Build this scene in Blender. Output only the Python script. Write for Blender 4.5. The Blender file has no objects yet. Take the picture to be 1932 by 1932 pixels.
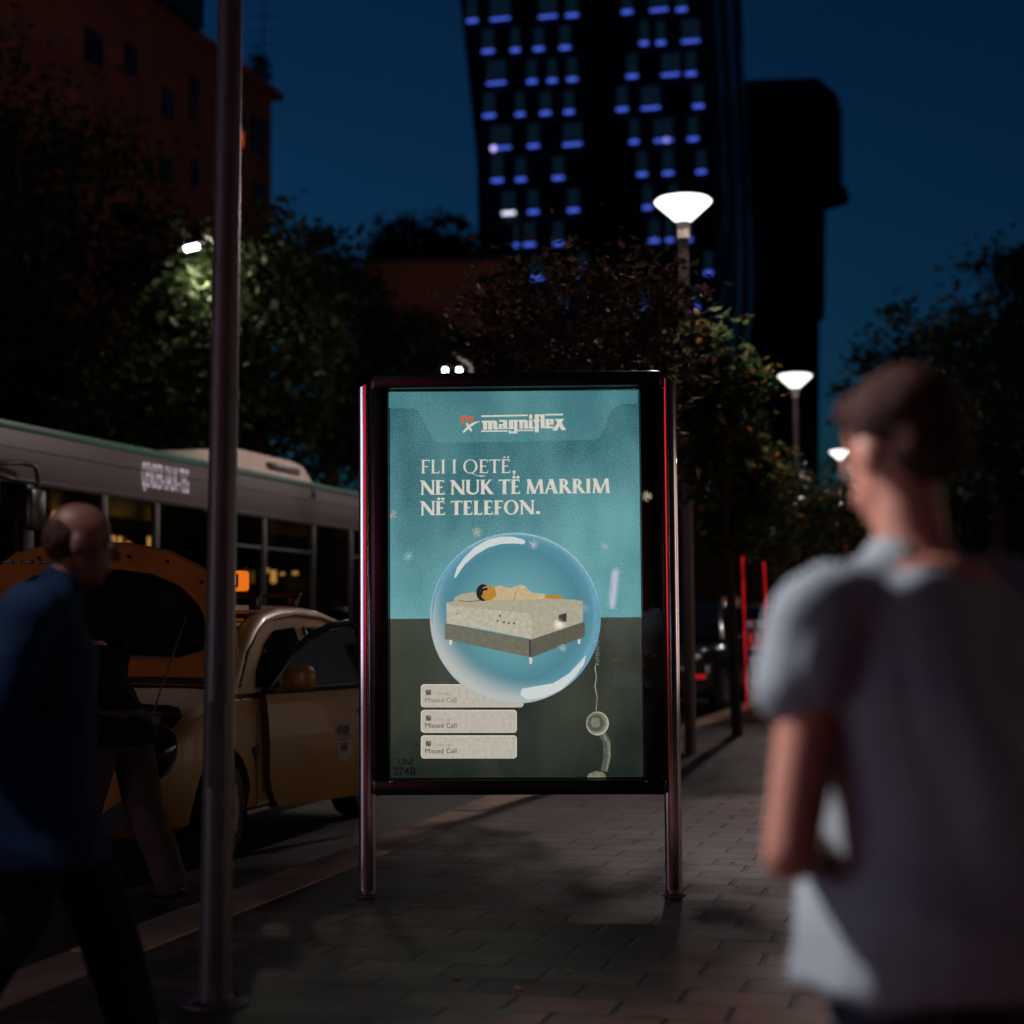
import bpy, bmesh, math, random
from mathutils import Vector, Matrix, noise as mnoise

# ------------------------------------------------------------------ camera, world, exposure
SC = bpy.context.scene
COL = SC.collection
F = 3200.0                       # focal length in pixels of a 1932 px wide picture
CAMZ = 1.25
PITCH = math.atan(207 / F)
ROLL = math.radians(0.4)
cam_data = bpy.data.cameras.new('camera')
cam = bpy.data.objects.new('camera', cam_data)
COL.objects.link(cam)
cam.location = (0, 0, CAMZ)
CAM_ROT = (Matrix.Rotation(math.pi / 2 + PITCH, 3, 'X') @ Matrix.Rotation(-ROLL, 3, 'Z'))
cam.rotation_euler = CAM_ROT.to_euler()
cam_data.sensor_width = 24.0
cam_data.lens = 24.0 * F / 1932
cam_data.clip_end = 2000
cam_data.dof.use_dof = True
cam_data.dof.focus_distance = 8.35
cam_data.dof.aperture_fstop = 1.0
cam_data.dof.aperture_blades = 0
SC.camera = cam

W = bpy.data.worlds.new('World')
SC.world = W
W.use_nodes = True
nt = W.node_tree
nt.nodes.clear()
wo = nt.nodes.new('ShaderNodeOutputWorld')
bg = nt.nodes.new('ShaderNodeBackground')
sky = nt.nodes.new('ShaderNodeTexSky')
sky.sky_type = 'NISHITA'
sky.sun_disc = False
sky.sun_elevation = math.radians(-4.0)
sky.sun_rotation = math.radians(-35)
sky.altitude = 200
tint = nt.nodes.new('ShaderNodeMix')
tint.data_type = 'RGBA'
tint.blend_type = 'MULTIPLY'
tint.inputs['Factor'].default_value = 1.0
tint.inputs['B'].default_value = (0.26, 1.85, 4.2, 1)
nt.links.new(sky.outputs[0], tint.inputs['A'])
nt.links.new(tint.outputs['Result'], bg.inputs[0])
bg.inputs[1].default_value = 0.15
nt.links.new(bg.outputs[0], wo.inputs[0])

vs = SC.view_settings
vs.view_transform = 'Standard'
vs.look = 'None'
vs.exposure = 0.0
vs.gamma = 1.0
SC.render.engine = 'CYCLES'
SC.cycles.use_denoising = True
SC.cycles.max_bounces = 6
SC.cycles.transparent_max_bounces = 12
SC.cycles.sample_clamp_indirect = 4.0
SC.cycles.caustics_reflective = False
SC.cycles.caustics_refractive = False

# ------------------------------------------------------------------ geometry of the view
def ray(px, py):
    return CAM_ROT @ Vector(((px - 966) / F, (966 - py) / F, -1.0))

CAMP = Vector((0, 0, CAMZ))

def at(px, py, Y):
    d = ray(px, py)
    return CAMP + d * (Y / d.y)

def ground(px, py, z=0.0):
    d = ray(px, py)
    return CAMP + d * ((z - CAMZ) / d.z)

def on_plane(px, py, p0, n):
    d = ray(px, py)
    return CAMP + d * ((p0 - CAMP).dot(n) / d.dot(n))

vp = ray(1835, 1170)
YAW = math.atan2(vp.x, vp.y)
S = Vector((math.sin(YAW), math.cos(YAW), 0))          # along the street, away from the camera
R = Vector((math.cos(YAW), -math.sin(YAW), 0))         # across it, towards the pavement
ROAD_Z = -0.12
KERB0 = ground(510, 1700)

def kerb_at(y):
    return KERB0 + S * ((y - KERB0.y) / S.y)

# ------------------------------------------------------------------ mesh helpers
class MB:
    def __init__(self):
        self.v, self.f, self.m, self.cm = [], [], [], 0

    def mat(self, i):
        self.cm = i
        return self

    def add(self, vs, fs):
        o = len(self.v)
        self.v += [tuple(p) for p in vs]
        self.f += [[o + i for i in q] for q in fs]
        self.m += [self.cm] * len(fs)
        return self

    def box(self, c, s, rot=None):
        c = Vector(c)
        vs = []
        for x in (-.5, .5):
            for y in (-.5, .5):
                for z in (-.5, .5):
                    p = Vector((x * s[0], y * s[1], z * s[2]))
                    if rot is not None:
                        p = rot @ p
                    vs.append(c + p)
        return self.add(vs, [(0, 1, 3, 2), (4, 6, 7, 5), (0, 4, 5, 1), (2, 3, 7, 6), (0, 2, 6, 4), (1, 5, 7, 3)])

    def bbox(self, c, s, b=0.01, seg=2, rot=None):
        bm = bmesh.new()
        bmesh.ops.create_cube(bm, size=1)
        for v in bm.verts:
            v.co = Vector((v.co.x * s[0], v.co.y * s[1], v.co.z * s[2]))
        bmesh.ops.bevel(bm, geom=bm.edges[:], offset=b, segments=seg, profile=.5, affect='EDGES')
        return self.take(bm, c, rot)

    def take(self, bm, c=(0, 0, 0), rot=None):
        c = Vector(c)
        bm.verts.index_update()
        vs = [c + (rot @ v.co if rot is not None else v.co) for v in bm.verts]
        fs = [[v.index for v in f.verts] for f in bm.faces]
        bm.free()
        return self.add(vs, fs)

    def loft(self, rings, cap=True, closed=True):
        n = len(rings[0])
        vs = [p for r in rings for p in r]
        fs = []
        for i in range(len(rings) - 1):
            for j in range(n if closed else n - 1):
                k = (j + 1) % n
                fs.append((i * n + j, i * n + k, (i + 1) * n + k, (i + 1) * n + j))
        if cap:
            fs.append(tuple(range(n))[::-1])
            fs.append(tuple((len(rings) - 1) * n + j for j in range(n)))
        return self.add(vs, fs)

    def cyl(self, p0, p1, r0, r1=None, n=16, cap=True):
        r1 = r0 if r1 is None else r1
        p0, p1 = Vector(p0), Vector(p1)
        d = (p1 - p0).normalized()
        a = d.orthogonal().normalized()
        b = d.cross(a)
        rings = []
        for p, r in ((p0, r0), (p1, r1)):
            rings.append([p + (a * math.cos(2 * math.pi * k / n) + b * math.sin(2 * math.pi * k / n)) * r for k in range(n)])
        return self.loft(rings, cap)

    def tube(self, pts, rs, n=10):
        pts = [Vector(p) for p in pts]
        if not isinstance(rs, (list, tuple)):
            rs = [rs] * len(pts)
        rings = []
        a = None
        for i, p in enumerate(pts):
            d = (pts[min(i + 1, len(pts) - 1)] - pts[max(i - 1, 0)]).normalized()
            a = d.orthogonal().normalized() if a is None else (a - d * a.dot(d)).normalized()
            b = d.cross(a)
            rings.append([p + (a * math.cos(2 * math.pi * k / n) + b * math.sin(2 * math.pi * k / n)) * rs[i] for k in range(n)])
        return self.loft(rings)

    def lathe(self, prof, c=(0, 0, 0), n=32):
        c = Vector(c)
        rings = [[c + Vector((r * math.cos(2 * math.pi * k / n), r * math.sin(2 * math.pi * k / n), z)) for k in range(n)] for r, z in prof]
        return self.loft(rings)

    def prism(self, pts, ext):
        ext = Vector(ext)
        pts = [Vector(p) for p in pts]
        n = len(pts)
        vs = pts + [p + ext for p in pts]
        fs = [tuple(range(n))[::-1], tuple(range(n, 2 * n))]
        for j in range(n):
            k = (j + 1) % n
            fs.append((j, k, n + k, n + j))
        return self.add(vs, fs)

    def ell(self, c, r, rot=None, u=16, v=10):
        bm = bmesh.new()
        bmesh.ops.create_uvsphere(bm, u_segments=u, v_segments=v, radius=1)
        for q in bm.verts:
            q.co = Vector((q.co.x * r[0], q.co.y * r[1], q.co.z * r[2]))
        return self.take(bm, c, rot)

    def build(self, name, mats, parent=None, smooth=40, fix=True):
        me = bpy.data.meshes.new(name)
        me.from_pydata(self.v, [], self.f)
        if not isinstance(mats, (list, tuple)):
            mats = [mats]
        for m in mats:
            me.materials.append(m)
        if len(mats) > 1:
            me.polygons.foreach_set('material_index', self.m)
        if fix:
            bm = bmesh.new()
            bm.from_mesh(me)
            bmesh.ops.recalc_face_normals(bm, faces=bm.faces[:])
            bm.to_mesh(me)
            bm.free()
        if smooth:
            me.polygons.foreach_set('use_smooth', [True] * len(me.polygons))
            me.set_sharp_from_angle(angle=math.radians(smooth))
        me.update()
        o = bpy.data.objects.new(name, me)
        COL.objects.link(o)
        if parent:
            o.parent = parent
        return o


def tag(o, label=None, cat=None, group=None, kind=None):
    if label:
        o['label'] = label
    if cat:
        o['category'] = cat
    if group:
        o['group'] = group
    if kind:
        o['kind'] = kind
    return o


def thing(name, label, cat, loc=(0, 0, 0), rz=0.0, group=None):
    o = bpy.data.objects.new(name, None)
    o.empty_display_size = .2
    COL.objects.link(o)
    o.location = loc
    o.rotation_euler = (0, 0, rz)
    return tag(o, label, cat, group)


def evaluated(o, name, mats, parent=None):
    """apply the modifiers of a temporary object and return a clean mesh object"""
    dg = bpy.context.evaluated_depsgraph_get()
    me = bpy.data.meshes.new_from_object(o.evaluated_get(dg))
    old = o.data
    bpy.data.objects.remove(o)
    bpy.data.meshes.remove(old)
    me.name = name
    me.materials.clear()
    for m in (mats if isinstance(mats, (list, tuple)) else [mats]):
        me.materials.append(m)
    me.polygons.foreach_set('use_smooth', [True] * len(me.polygons))
    n = bpy.data.objects.new(name, me)
    COL.objects.link(n)
    if parent:
        n.parent = parent
    return n


def blob(mb, name, mats, parent=None, voxel=.008, it=6, fac=.5, wrinkle=0.0, wscale=6.0, seed=0.0):
    o = mb.build('temporary', [], None, smooth=0)
    r = o.modifiers.new('r', 'REMESH')
    r.mode = 'VOXEL'
    r.voxel_size = voxel
    s = o.modifiers.new('s', 'SMOOTH')
    s.iterations = it
    s.factor = fac
    n = evaluated(o, name, mats, parent)
    if wrinkle:
        me = n.data
        nrm = [v.normal.copy() for v in me.vertices]
        for v, k in zip(me.vertices, nrm):
            x, y, z = v.co
            p = Vector(((x * .80 + z * .60) * wscale * 1.5, y * wscale, (z * .8 - x * .6) * wscale * .45 + seed))
            q = Vector((x * wscale * .7 + 3, y * wscale * .7, z * wscale * .9 + seed))
            w = 1 - abs(mnoise.noise(p)) * 2.6
            w2 = mnoise.noise(q * 2.0)
            v.co += k * wrinkle * max(-.15, w * .75 + w2 * .45)
        me.update()
    return n

# ------------------------------------------------------------------ materials
def lin(r, g, b):
    f = lambda c: (c / 255 / 12.92) if c / 255 <= .04045 else ((c / 255 + .055) / 1.055) ** 2.4
    return (f(r), f(g), f(b), 1)


def pmat(name, c, rough=.5, metal=0.0, var=.25, scale=6.0, bump=0.0, bscale=40.0, coat=0.0, trans=0.0, spec=.5):
    m = bpy.data.materials.new(name)
    m.use_nodes = True
    n = m.node_tree
    b = n.nodes['Principled BSDF']
    tc = n.nodes.new('ShaderNodeTexCoord')
    nz = n.nodes.new('ShaderNodeTexNoise')
    nz.inputs['Scale'].default_value = scale
    nz.inputs['Detail'].default_value = 5
    n.links.new(tc.outputs['Object'], nz.inputs['Vector'])
    rp = n.nodes.new('ShaderNodeValToRGB')
    c = tuple(c)[:3]
    rp.color_ramp.elements[0].position = .3
    rp.color_ramp.elements[1].position = .7
    rp.color_ramp.elements[0].color = tuple(x * (1 - var) for x in c) + (1,)
    rp.color_ramp.elements[1].color = tuple(min(1, x * (1 + var)) for x in c) + (1,)
    n.links.new(nz.outputs['Fac'], rp.inputs['Fac'])
    n.links.new(rp.outputs['Color'], b.inputs['Base Color'])
    b.inputs['Roughness'].default_value = rough
    b.inputs['Metallic'].default_value = metal
    b.inputs['Coat Weight'].default_value = coat
    b.inputs['Transmission Weight'].default_value = trans
    b.inputs['Specular IOR Level'].default_value = spec
    if bump:
        n2 = n.nodes.new('ShaderNodeTexNoise')
        n2.inputs['Scale'].default_value = bscale
        n2.inputs['Detail'].default_value = 4
        n.links.new(tc.outputs['Object'], n2.inputs['Vector'])
        bp = n.nodes.new('ShaderNodeBump')
        bp.inputs['Strength'].default_value = bump
        bp.inputs['Distance'].default_value = .01
        n.links.new(n2.outputs['Fac'], bp.inputs['Height'])
        n.links.new(bp.outputs['Normal'], b.inputs['Normal'])
    return m


def emat(name, c, s=1.0, var=0.0, scale=30.0):
    m = bpy.data.materials.new(name)
    m.use_nodes = True
    n = m.node_tree
    n.nodes.clear()
    o = n.nodes.new('ShaderNodeOutputMaterial')
    e = n.nodes.new('ShaderNodeEmission')
    e.inputs[0].default_value = tuple(c)[:3] + (1,)
    e.inputs[1].default_value = s
    if var:
        tc = n.nodes.new('ShaderNodeTexCoord')
        nz = n.nodes.new('ShaderNodeTexNoise')
        nz.inputs['Scale'].default_value = scale
        nz.inputs['Detail'].default_value = 6
        n.links.new(tc.outputs['Object'], nz.inputs['Vector'])
        rp = n.nodes.new('ShaderNodeValToRGB')
        rp.color_ramp.elements[0].position = .3
        rp.color_ramp.elements[1].position = .7
        rp.color_ramp.elements[0].color = tuple(x * (1 - var) for x in c[:3]) + (1,)
        rp.color_ramp.elements[1].color = tuple(x * (1 + var) for x in c[:3]) + (1,)
        n.links.new(nz.outputs['Fac'], rp.inputs['Fac'])
        n.links.new(rp.outputs['Color'], e.inputs[0])
    n.links.new(e.outputs[0], o.inputs[0])
    return m


def glassmat(name, tintc=(1, 1, 1), base=.04, rough=.01):
    """thin pane: transparent plus a Fresnel reflection"""
    m = bpy.data.materials.new(name)
    m.use_nodes = True
    n = m.node_tree
    n.nodes.clear()
    o = n.nodes.new('ShaderNodeOutputMaterial')
    t = n.nodes.new('ShaderNodeBsdfTransparent')
    t.inputs[0].default_value = tuple(tintc) + (1,)
    g = n.nodes.new('ShaderNodeBsdfGlossy')
    g.inputs['Roughness'].default_value = rough
    fr = n.nodes.new('ShaderNodeFresnel')
    fr.inputs[0].default_value = 1.5
    mx = n.nodes.new('ShaderNodeMixShader')
    n.links.new(fr.outputs[0], mx.inputs[0])
    n.links.new(t.outputs[0], mx.inputs[1])
    n.links.new(g.outputs[0], mx.inputs[2])
    n.links.new(mx.outputs[0], o.inputs[0])
    return m


def leafmat(name, c1, c2, c3, rough=.38):
    m = bpy.data.materials.new(name)
    m.use_nodes = True
    n = m.node_tree
    b = n.nodes['Principled BSDF']
    tc = n.nodes.new('ShaderNodeTexCoord')
    nz = n.nodes.new('ShaderNodeTexNoise')
    nz.inputs['Scale'].default_value = 5.0
    nz.inputs['Detail'].default_value = 8
    nz.inputs['Roughness'].default_value = .8
    n.links.new(tc.outputs['Object'], nz.inputs['Vector'])
    rp = n.nodes.new('ShaderNodeValToRGB')
    rp.color_ramp.elements[0].position = .32
    rp.color_ramp.elements[0].color = tuple(c1) + (1,)
    rp.color_ramp.elements[1].position = .64
    rp.color_ramp.elements[1].color = tuple(c3) + (1,)
    e = rp.color_ramp.elements.new(.53)
    e.color = tuple(c2) + (1,)
    n.links.new(nz.outputs['Fac'], rp.inputs['Fac'])
    n.links.new(rp.outputs['Color'], b.inputs['Base Color'])
    b.inputs['Roughness'].default_value = rough
    tr = n.nodes.new('ShaderNodeBsdfTranslucent')
    n.links.new(rp.outputs['Color'], tr.inputs[0])
    mx = n.nodes.new('ShaderNodeMixShader')
    mx.inputs[0].default_value = .3
    n.links.new(b.outputs[0], mx.inputs[1])
    n.links.new(tr.outputs[0], mx.inputs[2])
    n.links.new(mx.outputs[0], n.nodes['Material Output'].inputs[0])
    return m


def diffuser(name, c, s):
    """translucent lamp bowl: glows and lets the bulb's light through"""
    m = bpy.data.materials.new(name)
    m.use_nodes = True
    n = m.node_tree
    n.nodes.clear()
    o = n.nodes.new('ShaderNodeOutputMaterial')
    t = n.nodes.new('ShaderNodeBsdfTransparent')
    e = n.nodes.new('ShaderNodeEmission')
    e.inputs[0].default_value = tuple(c) + (1,)
    e.inputs[1].default_value = s
    mx = n.nodes.new('ShaderNodeMixShader')
    mx.inputs[0].default_value = .5
    n.links.new(t.outputs[0], mx.inputs[1])
    n.links.new(e.outputs[0], mx.inputs[2])
    n.links.new(mx.outputs[0], o.inputs[0])
    return m


M = {}
M['asphalt'] = pmat('asphalt', (.022, .022, .023), .45, var=.4, scale=1.2, bump=.5, bscale=60)
M['kerbstone'] = pmat('kerbstone', (.36, .235, .16), .6, var=.35, scale=3, bump=.4, bscale=50)
M['steel'] = pmat('brushed_steel', (.80, .78, .82), .13, metal=1, var=.06, scale=9)
M['pole'] = pmat('painted_pole', (.10, .092, .10), .42, metal=.25, var=.15, scale=7, bump=.05)
M['lamppost'] = pmat('lamp_post_paint', (.13, .108, .104), .45, var=.12, scale=7)
M['black'] = pmat('black_paint', (.006, .007, .008), .3, var=.2)
M['rubber'] = pmat('rubber', (.012, .012, .012), .75, var=.3, bump=.2)
M['darkplastic'] = pmat('dark_plastic', (.012, .013, .014), .4, var=.2)
M['chrome'] = pmat('chrome', (.75, .75, .78), .08, metal=1, var=.03)
M['taxi'] = pmat('taxi_yellow', (.29, .16, .028), .40, var=.14, scale=3, coat=.1)
M['hoodpaint'] = pmat('hood_redlit_yellow', (.48, .16, .022), .45, var=.25, scale=5, bump=.1)  # taxi yellow turned orange, the reddish glow put into its colour
M['dglass'] = pmat('dark_glass', (.006, .009, .010), .04, var=.1)
M['busgrey'] = pmat('bus_grey', (.105, .088, .090), .5, var=.10, scale=1.2)
M['buswhite'] = pmat('bus_roof_unit', (.85, .66, .60), .5, var=.08)
M['busgreen'] = pmat('bus_green_edge', (.045, .17, .12), .45, var=.15)
M['buslow'] = pmat('bus_lower_panel', (.05, .05, .055), .45, var=.2)
M['buswin'] = glassmat('bus_window_glass', (.22, .24, .24))
M['warm'] = emat('warm_reflection', (1.0, .46, .10), 2.0)
M['amber'] = emat('amber_sign', (1.0, .20, .012), .8)
M['amberlt'] = emat('amber_letters', (1.0, .62, .12), 1.0)
M['red'] = emat('red_post', (1.0, .02, .025), .36, .6, 2.2)  # red emission of uneven tone for the stand's posts
M['white'] = emat('white_lamp', (.92, 1.0, .95), 14.0)
M['bark'] = pmat('bark', (.040, .028, .022), .85, var=.4, scale=12, bump=.8, bscale=25)
M['redwall'] = pmat('red_wall', (.50, .17, .11), .8, var=.15, scale=.5)
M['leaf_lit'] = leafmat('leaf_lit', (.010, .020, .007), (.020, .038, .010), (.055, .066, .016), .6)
M['brick'] = pmat('red_render', (.36, .11, .075), .8, var=.2, scale=.8, bump=.2)
M['darkwin'] = pmat('unlit_window', (.008, .010, .012), .15, var=.2)
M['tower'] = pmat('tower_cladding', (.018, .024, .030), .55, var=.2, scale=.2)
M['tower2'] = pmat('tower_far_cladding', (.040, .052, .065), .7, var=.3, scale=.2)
M['skyglass'] = pmat('sky_glass', (.10, .16, .20), .2, metal=1, var=.35, scale=.25)
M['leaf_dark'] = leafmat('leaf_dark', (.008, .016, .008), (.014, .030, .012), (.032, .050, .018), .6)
M['leaf_plane'] = leafmat('leaf_street_tree', (.026, .058, .024), (.055, .10, .036), (.50, .13, .022), .2)
M['leaf_red'] = leafmat('leaf_russet', (.022, .026, .014), (.050, .036, .024), (.24, .085, .070), .8)
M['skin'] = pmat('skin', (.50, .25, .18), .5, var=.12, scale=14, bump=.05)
M['skin_shade'] = pmat('shaded_skin', (.12, .052, .038), .55, var=.15, scale=14, bump=.05)  # darker copy of skin, shade on the coated man's face put into the colour
M['hair'] = pmat('hair', (.036, .014, .010), .8, var=.4, scale=30, bump=.6, bscale=80, spec=.2)
M['shirt'] = pmat('grey_white_cotton', (.29, .40, .45), .9, var=.08, scale=8, bump=.15, bscale=200, spec=.15)
M['jeans'] = pmat('navy_denim', (.022, .040, .070), .9, var=.2, scale=20, bump=.2, bscale=200)
M['bluecoat'] = pmat('blue_coat', (.002, .017, .048), .85, var=.2, scale=9, bump=.2, bscale=120, spec=.12)
M['darktrouser'] = pmat('dark_trousers', (.006, .008, .010), .9, var=.3, spec=.1)
M['browntrouser'] = pmat('brown_trousers', (.052, .030, .024), .85, var=.25, scale=12)
M['blackjacket'] = pmat('black_jacket', (.006, .007, .008), .85, var=.3, spec=.12)
M['leather'] = pmat('dark_leather', (.014, .012, .011), .4, var=.3)
M['sticker'] = pmat('pale_sticker', (.36, .36, .39), .6, var=.15, scale=30)
M['navy'] = pmat('navy_board', (.012, .018, .075), .5, var=.15)
M['redpaint'] = emat('red_lit_letters', (.85, .05, .035), .42)
M['palepink'] = pmat('pale_board', (.62, .46, .44), .6, var=.1)
M['carblack'] = pmat('car_black', (.010, .011, .013), .2, var=.1, coat=.5)
M['cargrey'] = pmat('car_grey', (.16, .15, .16), .3, var=.1, coat=.4)
M['lamp'] = diffuser('lamp_bowl', (1.0, .97, .95), 2.6)
M['lamphead'] = pmat('lamp_collar', (.65, .58, .52), .4, metal=.3, var=.1)


def paver_mat():
    m = bpy.data.materials.new('pavers')
    m.use_nodes = True
    n = m.node_tree
    b = n.nodes['Principled BSDF']
    L = n.links.new
    tc = n.nodes.new('ShaderNodeTexCoord')
    mp = n.nodes.new('ShaderNodeMapping')
    # slight waviness so the courses are not ruler straight
    nz0 = n.nodes.new('ShaderNodeTexNoise')
    nz0.inputs['Scale'].default_value = 1.3
    va = n.nodes.new('ShaderNodeVectorMath')
    va.operation = 'MULTIPLY_ADD'
    va.inputs[1].default_value = (.05, .05, 0)
    L(tc.outputs['Object'], nz0.inputs['Vector'])
    L(nz0.outputs['Color'], va.inputs[0])
    L(tc.outputs['Object'], va.inputs[2])
    L(va.outputs[0], mp.inputs[0])
    br = n.nodes.new('ShaderNodeTexBrick')
    br.inputs['Scale'].default_value = 1
    br.inputs['Brick Width'].default_value = .36
    br.inputs['Row Height'].default_value = .225
    br.inputs['Mortar Size'].default_value = .013
    br.inputs['Mortar Smooth'].default_value = .5
    br.inputs['Bias'].default_value = -.1
    br.inputs['Color1'].default_value = (.052, .028, .021, 1)
    br.inputs['Color2'].default_value = (.150, .078, .054, 1)
    br.inputs['Mortar'].default_value = (.012, .009, .008, 1)
    L(mp.outputs[0], br.inputs['Vector'])
    nz = n.nodes.new('ShaderNodeTexNoise')
    nz.inputs['Scale'].default_value = 2.4
    nz.inputs['Detail'].default_value = 8
    nz.inputs['Roughness'].default_value = .7
    L(tc.outputs['Object'], nz.inputs['Vector'])
    mx = n.nodes.new('ShaderNodeMix')
    mx.data_type = 'RGBA'
    mx.blend_type = 'MULTIPLY'
    mx.inputs['Factor'].default_value = .8
    rp = n.nodes.new('ShaderNodeValToRGB')
    rp.color_ramp.elements[0].position = .32
    rp.color_ramp.elements[0].color = (.16, .15, .15, 1)
    rp.color_ramp.elements[1].position = .66
    rp.color_ramp.elements[1].color = (1.35, 1.3, 1.25, 1)
    L(nz.outputs['Fac'], rp.inputs['Fac'])
    L(br.outputs['Color'], mx.inputs['A'])
    L(rp.outputs['Color'], mx.inputs['B'])
    nb = n.nodes.new('ShaderNodeTexNoise')
    nb.inputs['Scale'].default_value = .75
    nb.inputs['Detail'].default_value = 9
    nb.inputs['Roughness'].default_value = .65
    nb.inputs['Distortion'].default_value = .6
    L(tc.outputs['Object'], nb.inputs['Vector'])
    rb = n.nodes.new('ShaderNodeValToRGB')
    rb.color_ramp.elements[0].position = .40
    rb.color_ramp.elements[0].color = (.34, .33, .33, 1)
    rb.color_ramp.elements[1].position = .62
    rb.color_ramp.elements[1].color = (1.15, 1.1, 1.06, 1)
    L(nb.outputs['Fac'], rb.inputs['Fac'])
    mx3 = n.nodes.new('ShaderNodeMix')
    mx3.data_type = 'RGBA'
    mx3.blend_type = 'MULTIPLY'
    mx3.inputs['Factor'].default_value = .9
    L(mx.outputs['Result'], mx3.inputs['A'])
    L(rb.outputs['Color'], mx3.inputs['B'])
    vo = n.nodes.new('ShaderNodeTexVoronoi')
    vo.inputs['Scale'].default_value = 7
    L(tc.outputs['Object'], vo.inputs['Vector'])
    rv = n.nodes.new('ShaderNodeValToRGB')
    rv.color_ramp.elements[0].position = .05
    rv.color_ramp.elements[0].color = (.25, .24, .24, 1)
    rv.color_ramp.elements[1].position = .11
    rv.color_ramp.elements[1].color = (1, 1, 1, 1)
    L(vo.outputs['Distance'], rv.inputs['Fac'])
    mx4 = n.nodes.new('ShaderNodeMix')
    mx4.data_type = 'RGBA'
    mx4.blend_type = 'MULTIPLY'
    mx4.inputs['Factor'].default_value = .7
    L(mx3.outputs['Result'], mx4.inputs['A'])
    L(rv.outputs['Color'], mx4.inputs['B'])
    L(mx4.outputs['Result'], b.inputs['Base Color'])
    rr = n.nodes.new('ShaderNodeMapRange')
    rr.inputs['To Min'].default_value = .34
    rr.inputs['To Max'].default_value = .75
    L(nz.outputs['Fac'], rr.inputs['Value'])
    L(rr.outputs[0], b.inputs['Roughness'])
    nf = n.nodes.new('ShaderNodeTexNoise')
    nf.inputs['Scale'].default_value = 28
    nf.inputs['Detail'].default_value = 3
    L(tc.outputs['Object'], nf.inputs['Vector'])
    ad = n.nodes.new('ShaderNodeMath')
    ad.operation = 'MULTIPLY_ADD'
    ad.inputs[1].default_value = -3.2
    L(br.outputs['Fac'], ad.inputs[0])
    L(nf.outputs['Fac'], ad.inputs[2])
    ad2 = n.nodes.new('ShaderNodeMath')
    ad2.operation = 'MULTIPLY_ADD'
    ad2.inputs[1].default_value = 1.6
    L(nz.outputs['Fac'], ad2.inputs[0])
    L(ad.outputs[0], ad2.inputs[2])
    bp = n.nodes.new('ShaderNodeBump')
    bp.inputs['Strength'].default_value = .6
    bp.inputs['Distance'].default_value = .008
    L(ad2.outputs[0], bp.inputs['Height'])
    L(bp.outputs['Normal'], b.inputs['Normal'])
    return m


M['pavers'] = paver_mat()

# ------------------------------------------------------------------ setting: ground, road, kerb, pavement
def sheet(name, corners, mat, origin, rz, thick=0.0, label=None):
    """a flat slab given in street coordinates (across, along) about origin"""
    mb = MB()
    pts = [Vector((a, b, 0)) for a, b in corners]
    if thick:
        mb.prism([p - Vector((0, 0, thick)) for p in pts], (0, 0, thick))
    else:
        mb.add(pts, [tuple(range(len(pts)))])
    o = mb.build(name, mat, None, smooth=0, fix=bool(thick))
    o.location = origin
    o.rotation_euler = (0, 0, rz)
    o['kind'] = 'structure'
    return o


RZ = -YAW
sheet('ground', [(-260, -90), (260, -90), (260, 420), (-260, 420)], M['asphalt'], (KERB0.x, KERB0.y, ROAD_Z - .03), RZ)
sheet('road', [(-16, -60), (-.30, -60), (-.30, 220), (-16, 220)], M['asphalt'], (KERB0.x, KERB0.y, ROAD_Z), RZ)
sheet('pavement', [(.004, -40), (14, -40), (14, 180), (.004, 180)], M['pavers'], (KERB0.x, KERB0.y, 0), RZ, .14)
# kerb: stones laid end to end
mb = MB()
random.seed(3)
t = -14.0
while t < 60:
    l = .98
    dz = random.uniform(-.006, .006)
    mb.bbox((-.15 + random.uniform(-.004, .004), t + l / 2, -.068 + dz + .004), (.29, l - .012, .14), .014, 2)
    t += l
o = mb.build('kerb', M['kerbstone'], None)
o.location = KERB0
o.rotation_euler = (0, 0, RZ)
o['kind'] = 'structure'
# wet gutter channel of small setts beside the kerb
mb = MB()
t = -10.0
while t < 16:
    for k in range(2):
        mb.bbox((-.375 - .12 * k, t + .06 + random.uniform(-.005, .005), ROAD_Z - .03 + random.uniform(-.004, .006)), (.108, .108, .09), .018, 2)
    t += .122
M['sett'] = pmat('wet_sett', (.04, .036, .038), .2, var=.4, scale=9, bump=.3, bscale=30)
o = mb.build('gutter_path', M['sett'], None)
o.location = KERB0
o.rotation_euler = (0, 0, RZ)
o['kind'] = 'structure'

# a few fallen leaves and scraps lying on the paving
random.seed(12)
mb = MB()
for k in range(90):
    a_, b_ = random.uniform(.1, 3.4), random.uniform(-3.6, 8)
    r_ = random.uniform(.012, .035)
    t_ = random.uniform(0, 6.3)
    c_, s_ = math.cos(t_), math.sin(t_)
    mb.add([(a_ + c_ * r_, b_ + s_ * r_, .006 + random.uniform(0, .008)), (a_ - s_ * r_ * .45, b_ + c_ * r_ * .45, .004), (a_ - c_ * r_, b_ - s_ * r_, .006 + random.uniform(0, .006)), (a_ + s_ * r_ * .45, b_ - c_ * r_ * .45, .004)], [(0, 1, 2, 3)])
o = mb.build('fallen_leaves', pmat('dry_leaf', (.34, .16, .07), .6, var=.5, scale=2), None, 0)
o.location = KERB0
o.rotation_euler = (0, 0, RZ)
tag(o, 'small dry leaves and scraps scattered on the paving', 'leaves', None, 'stuff')

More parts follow.
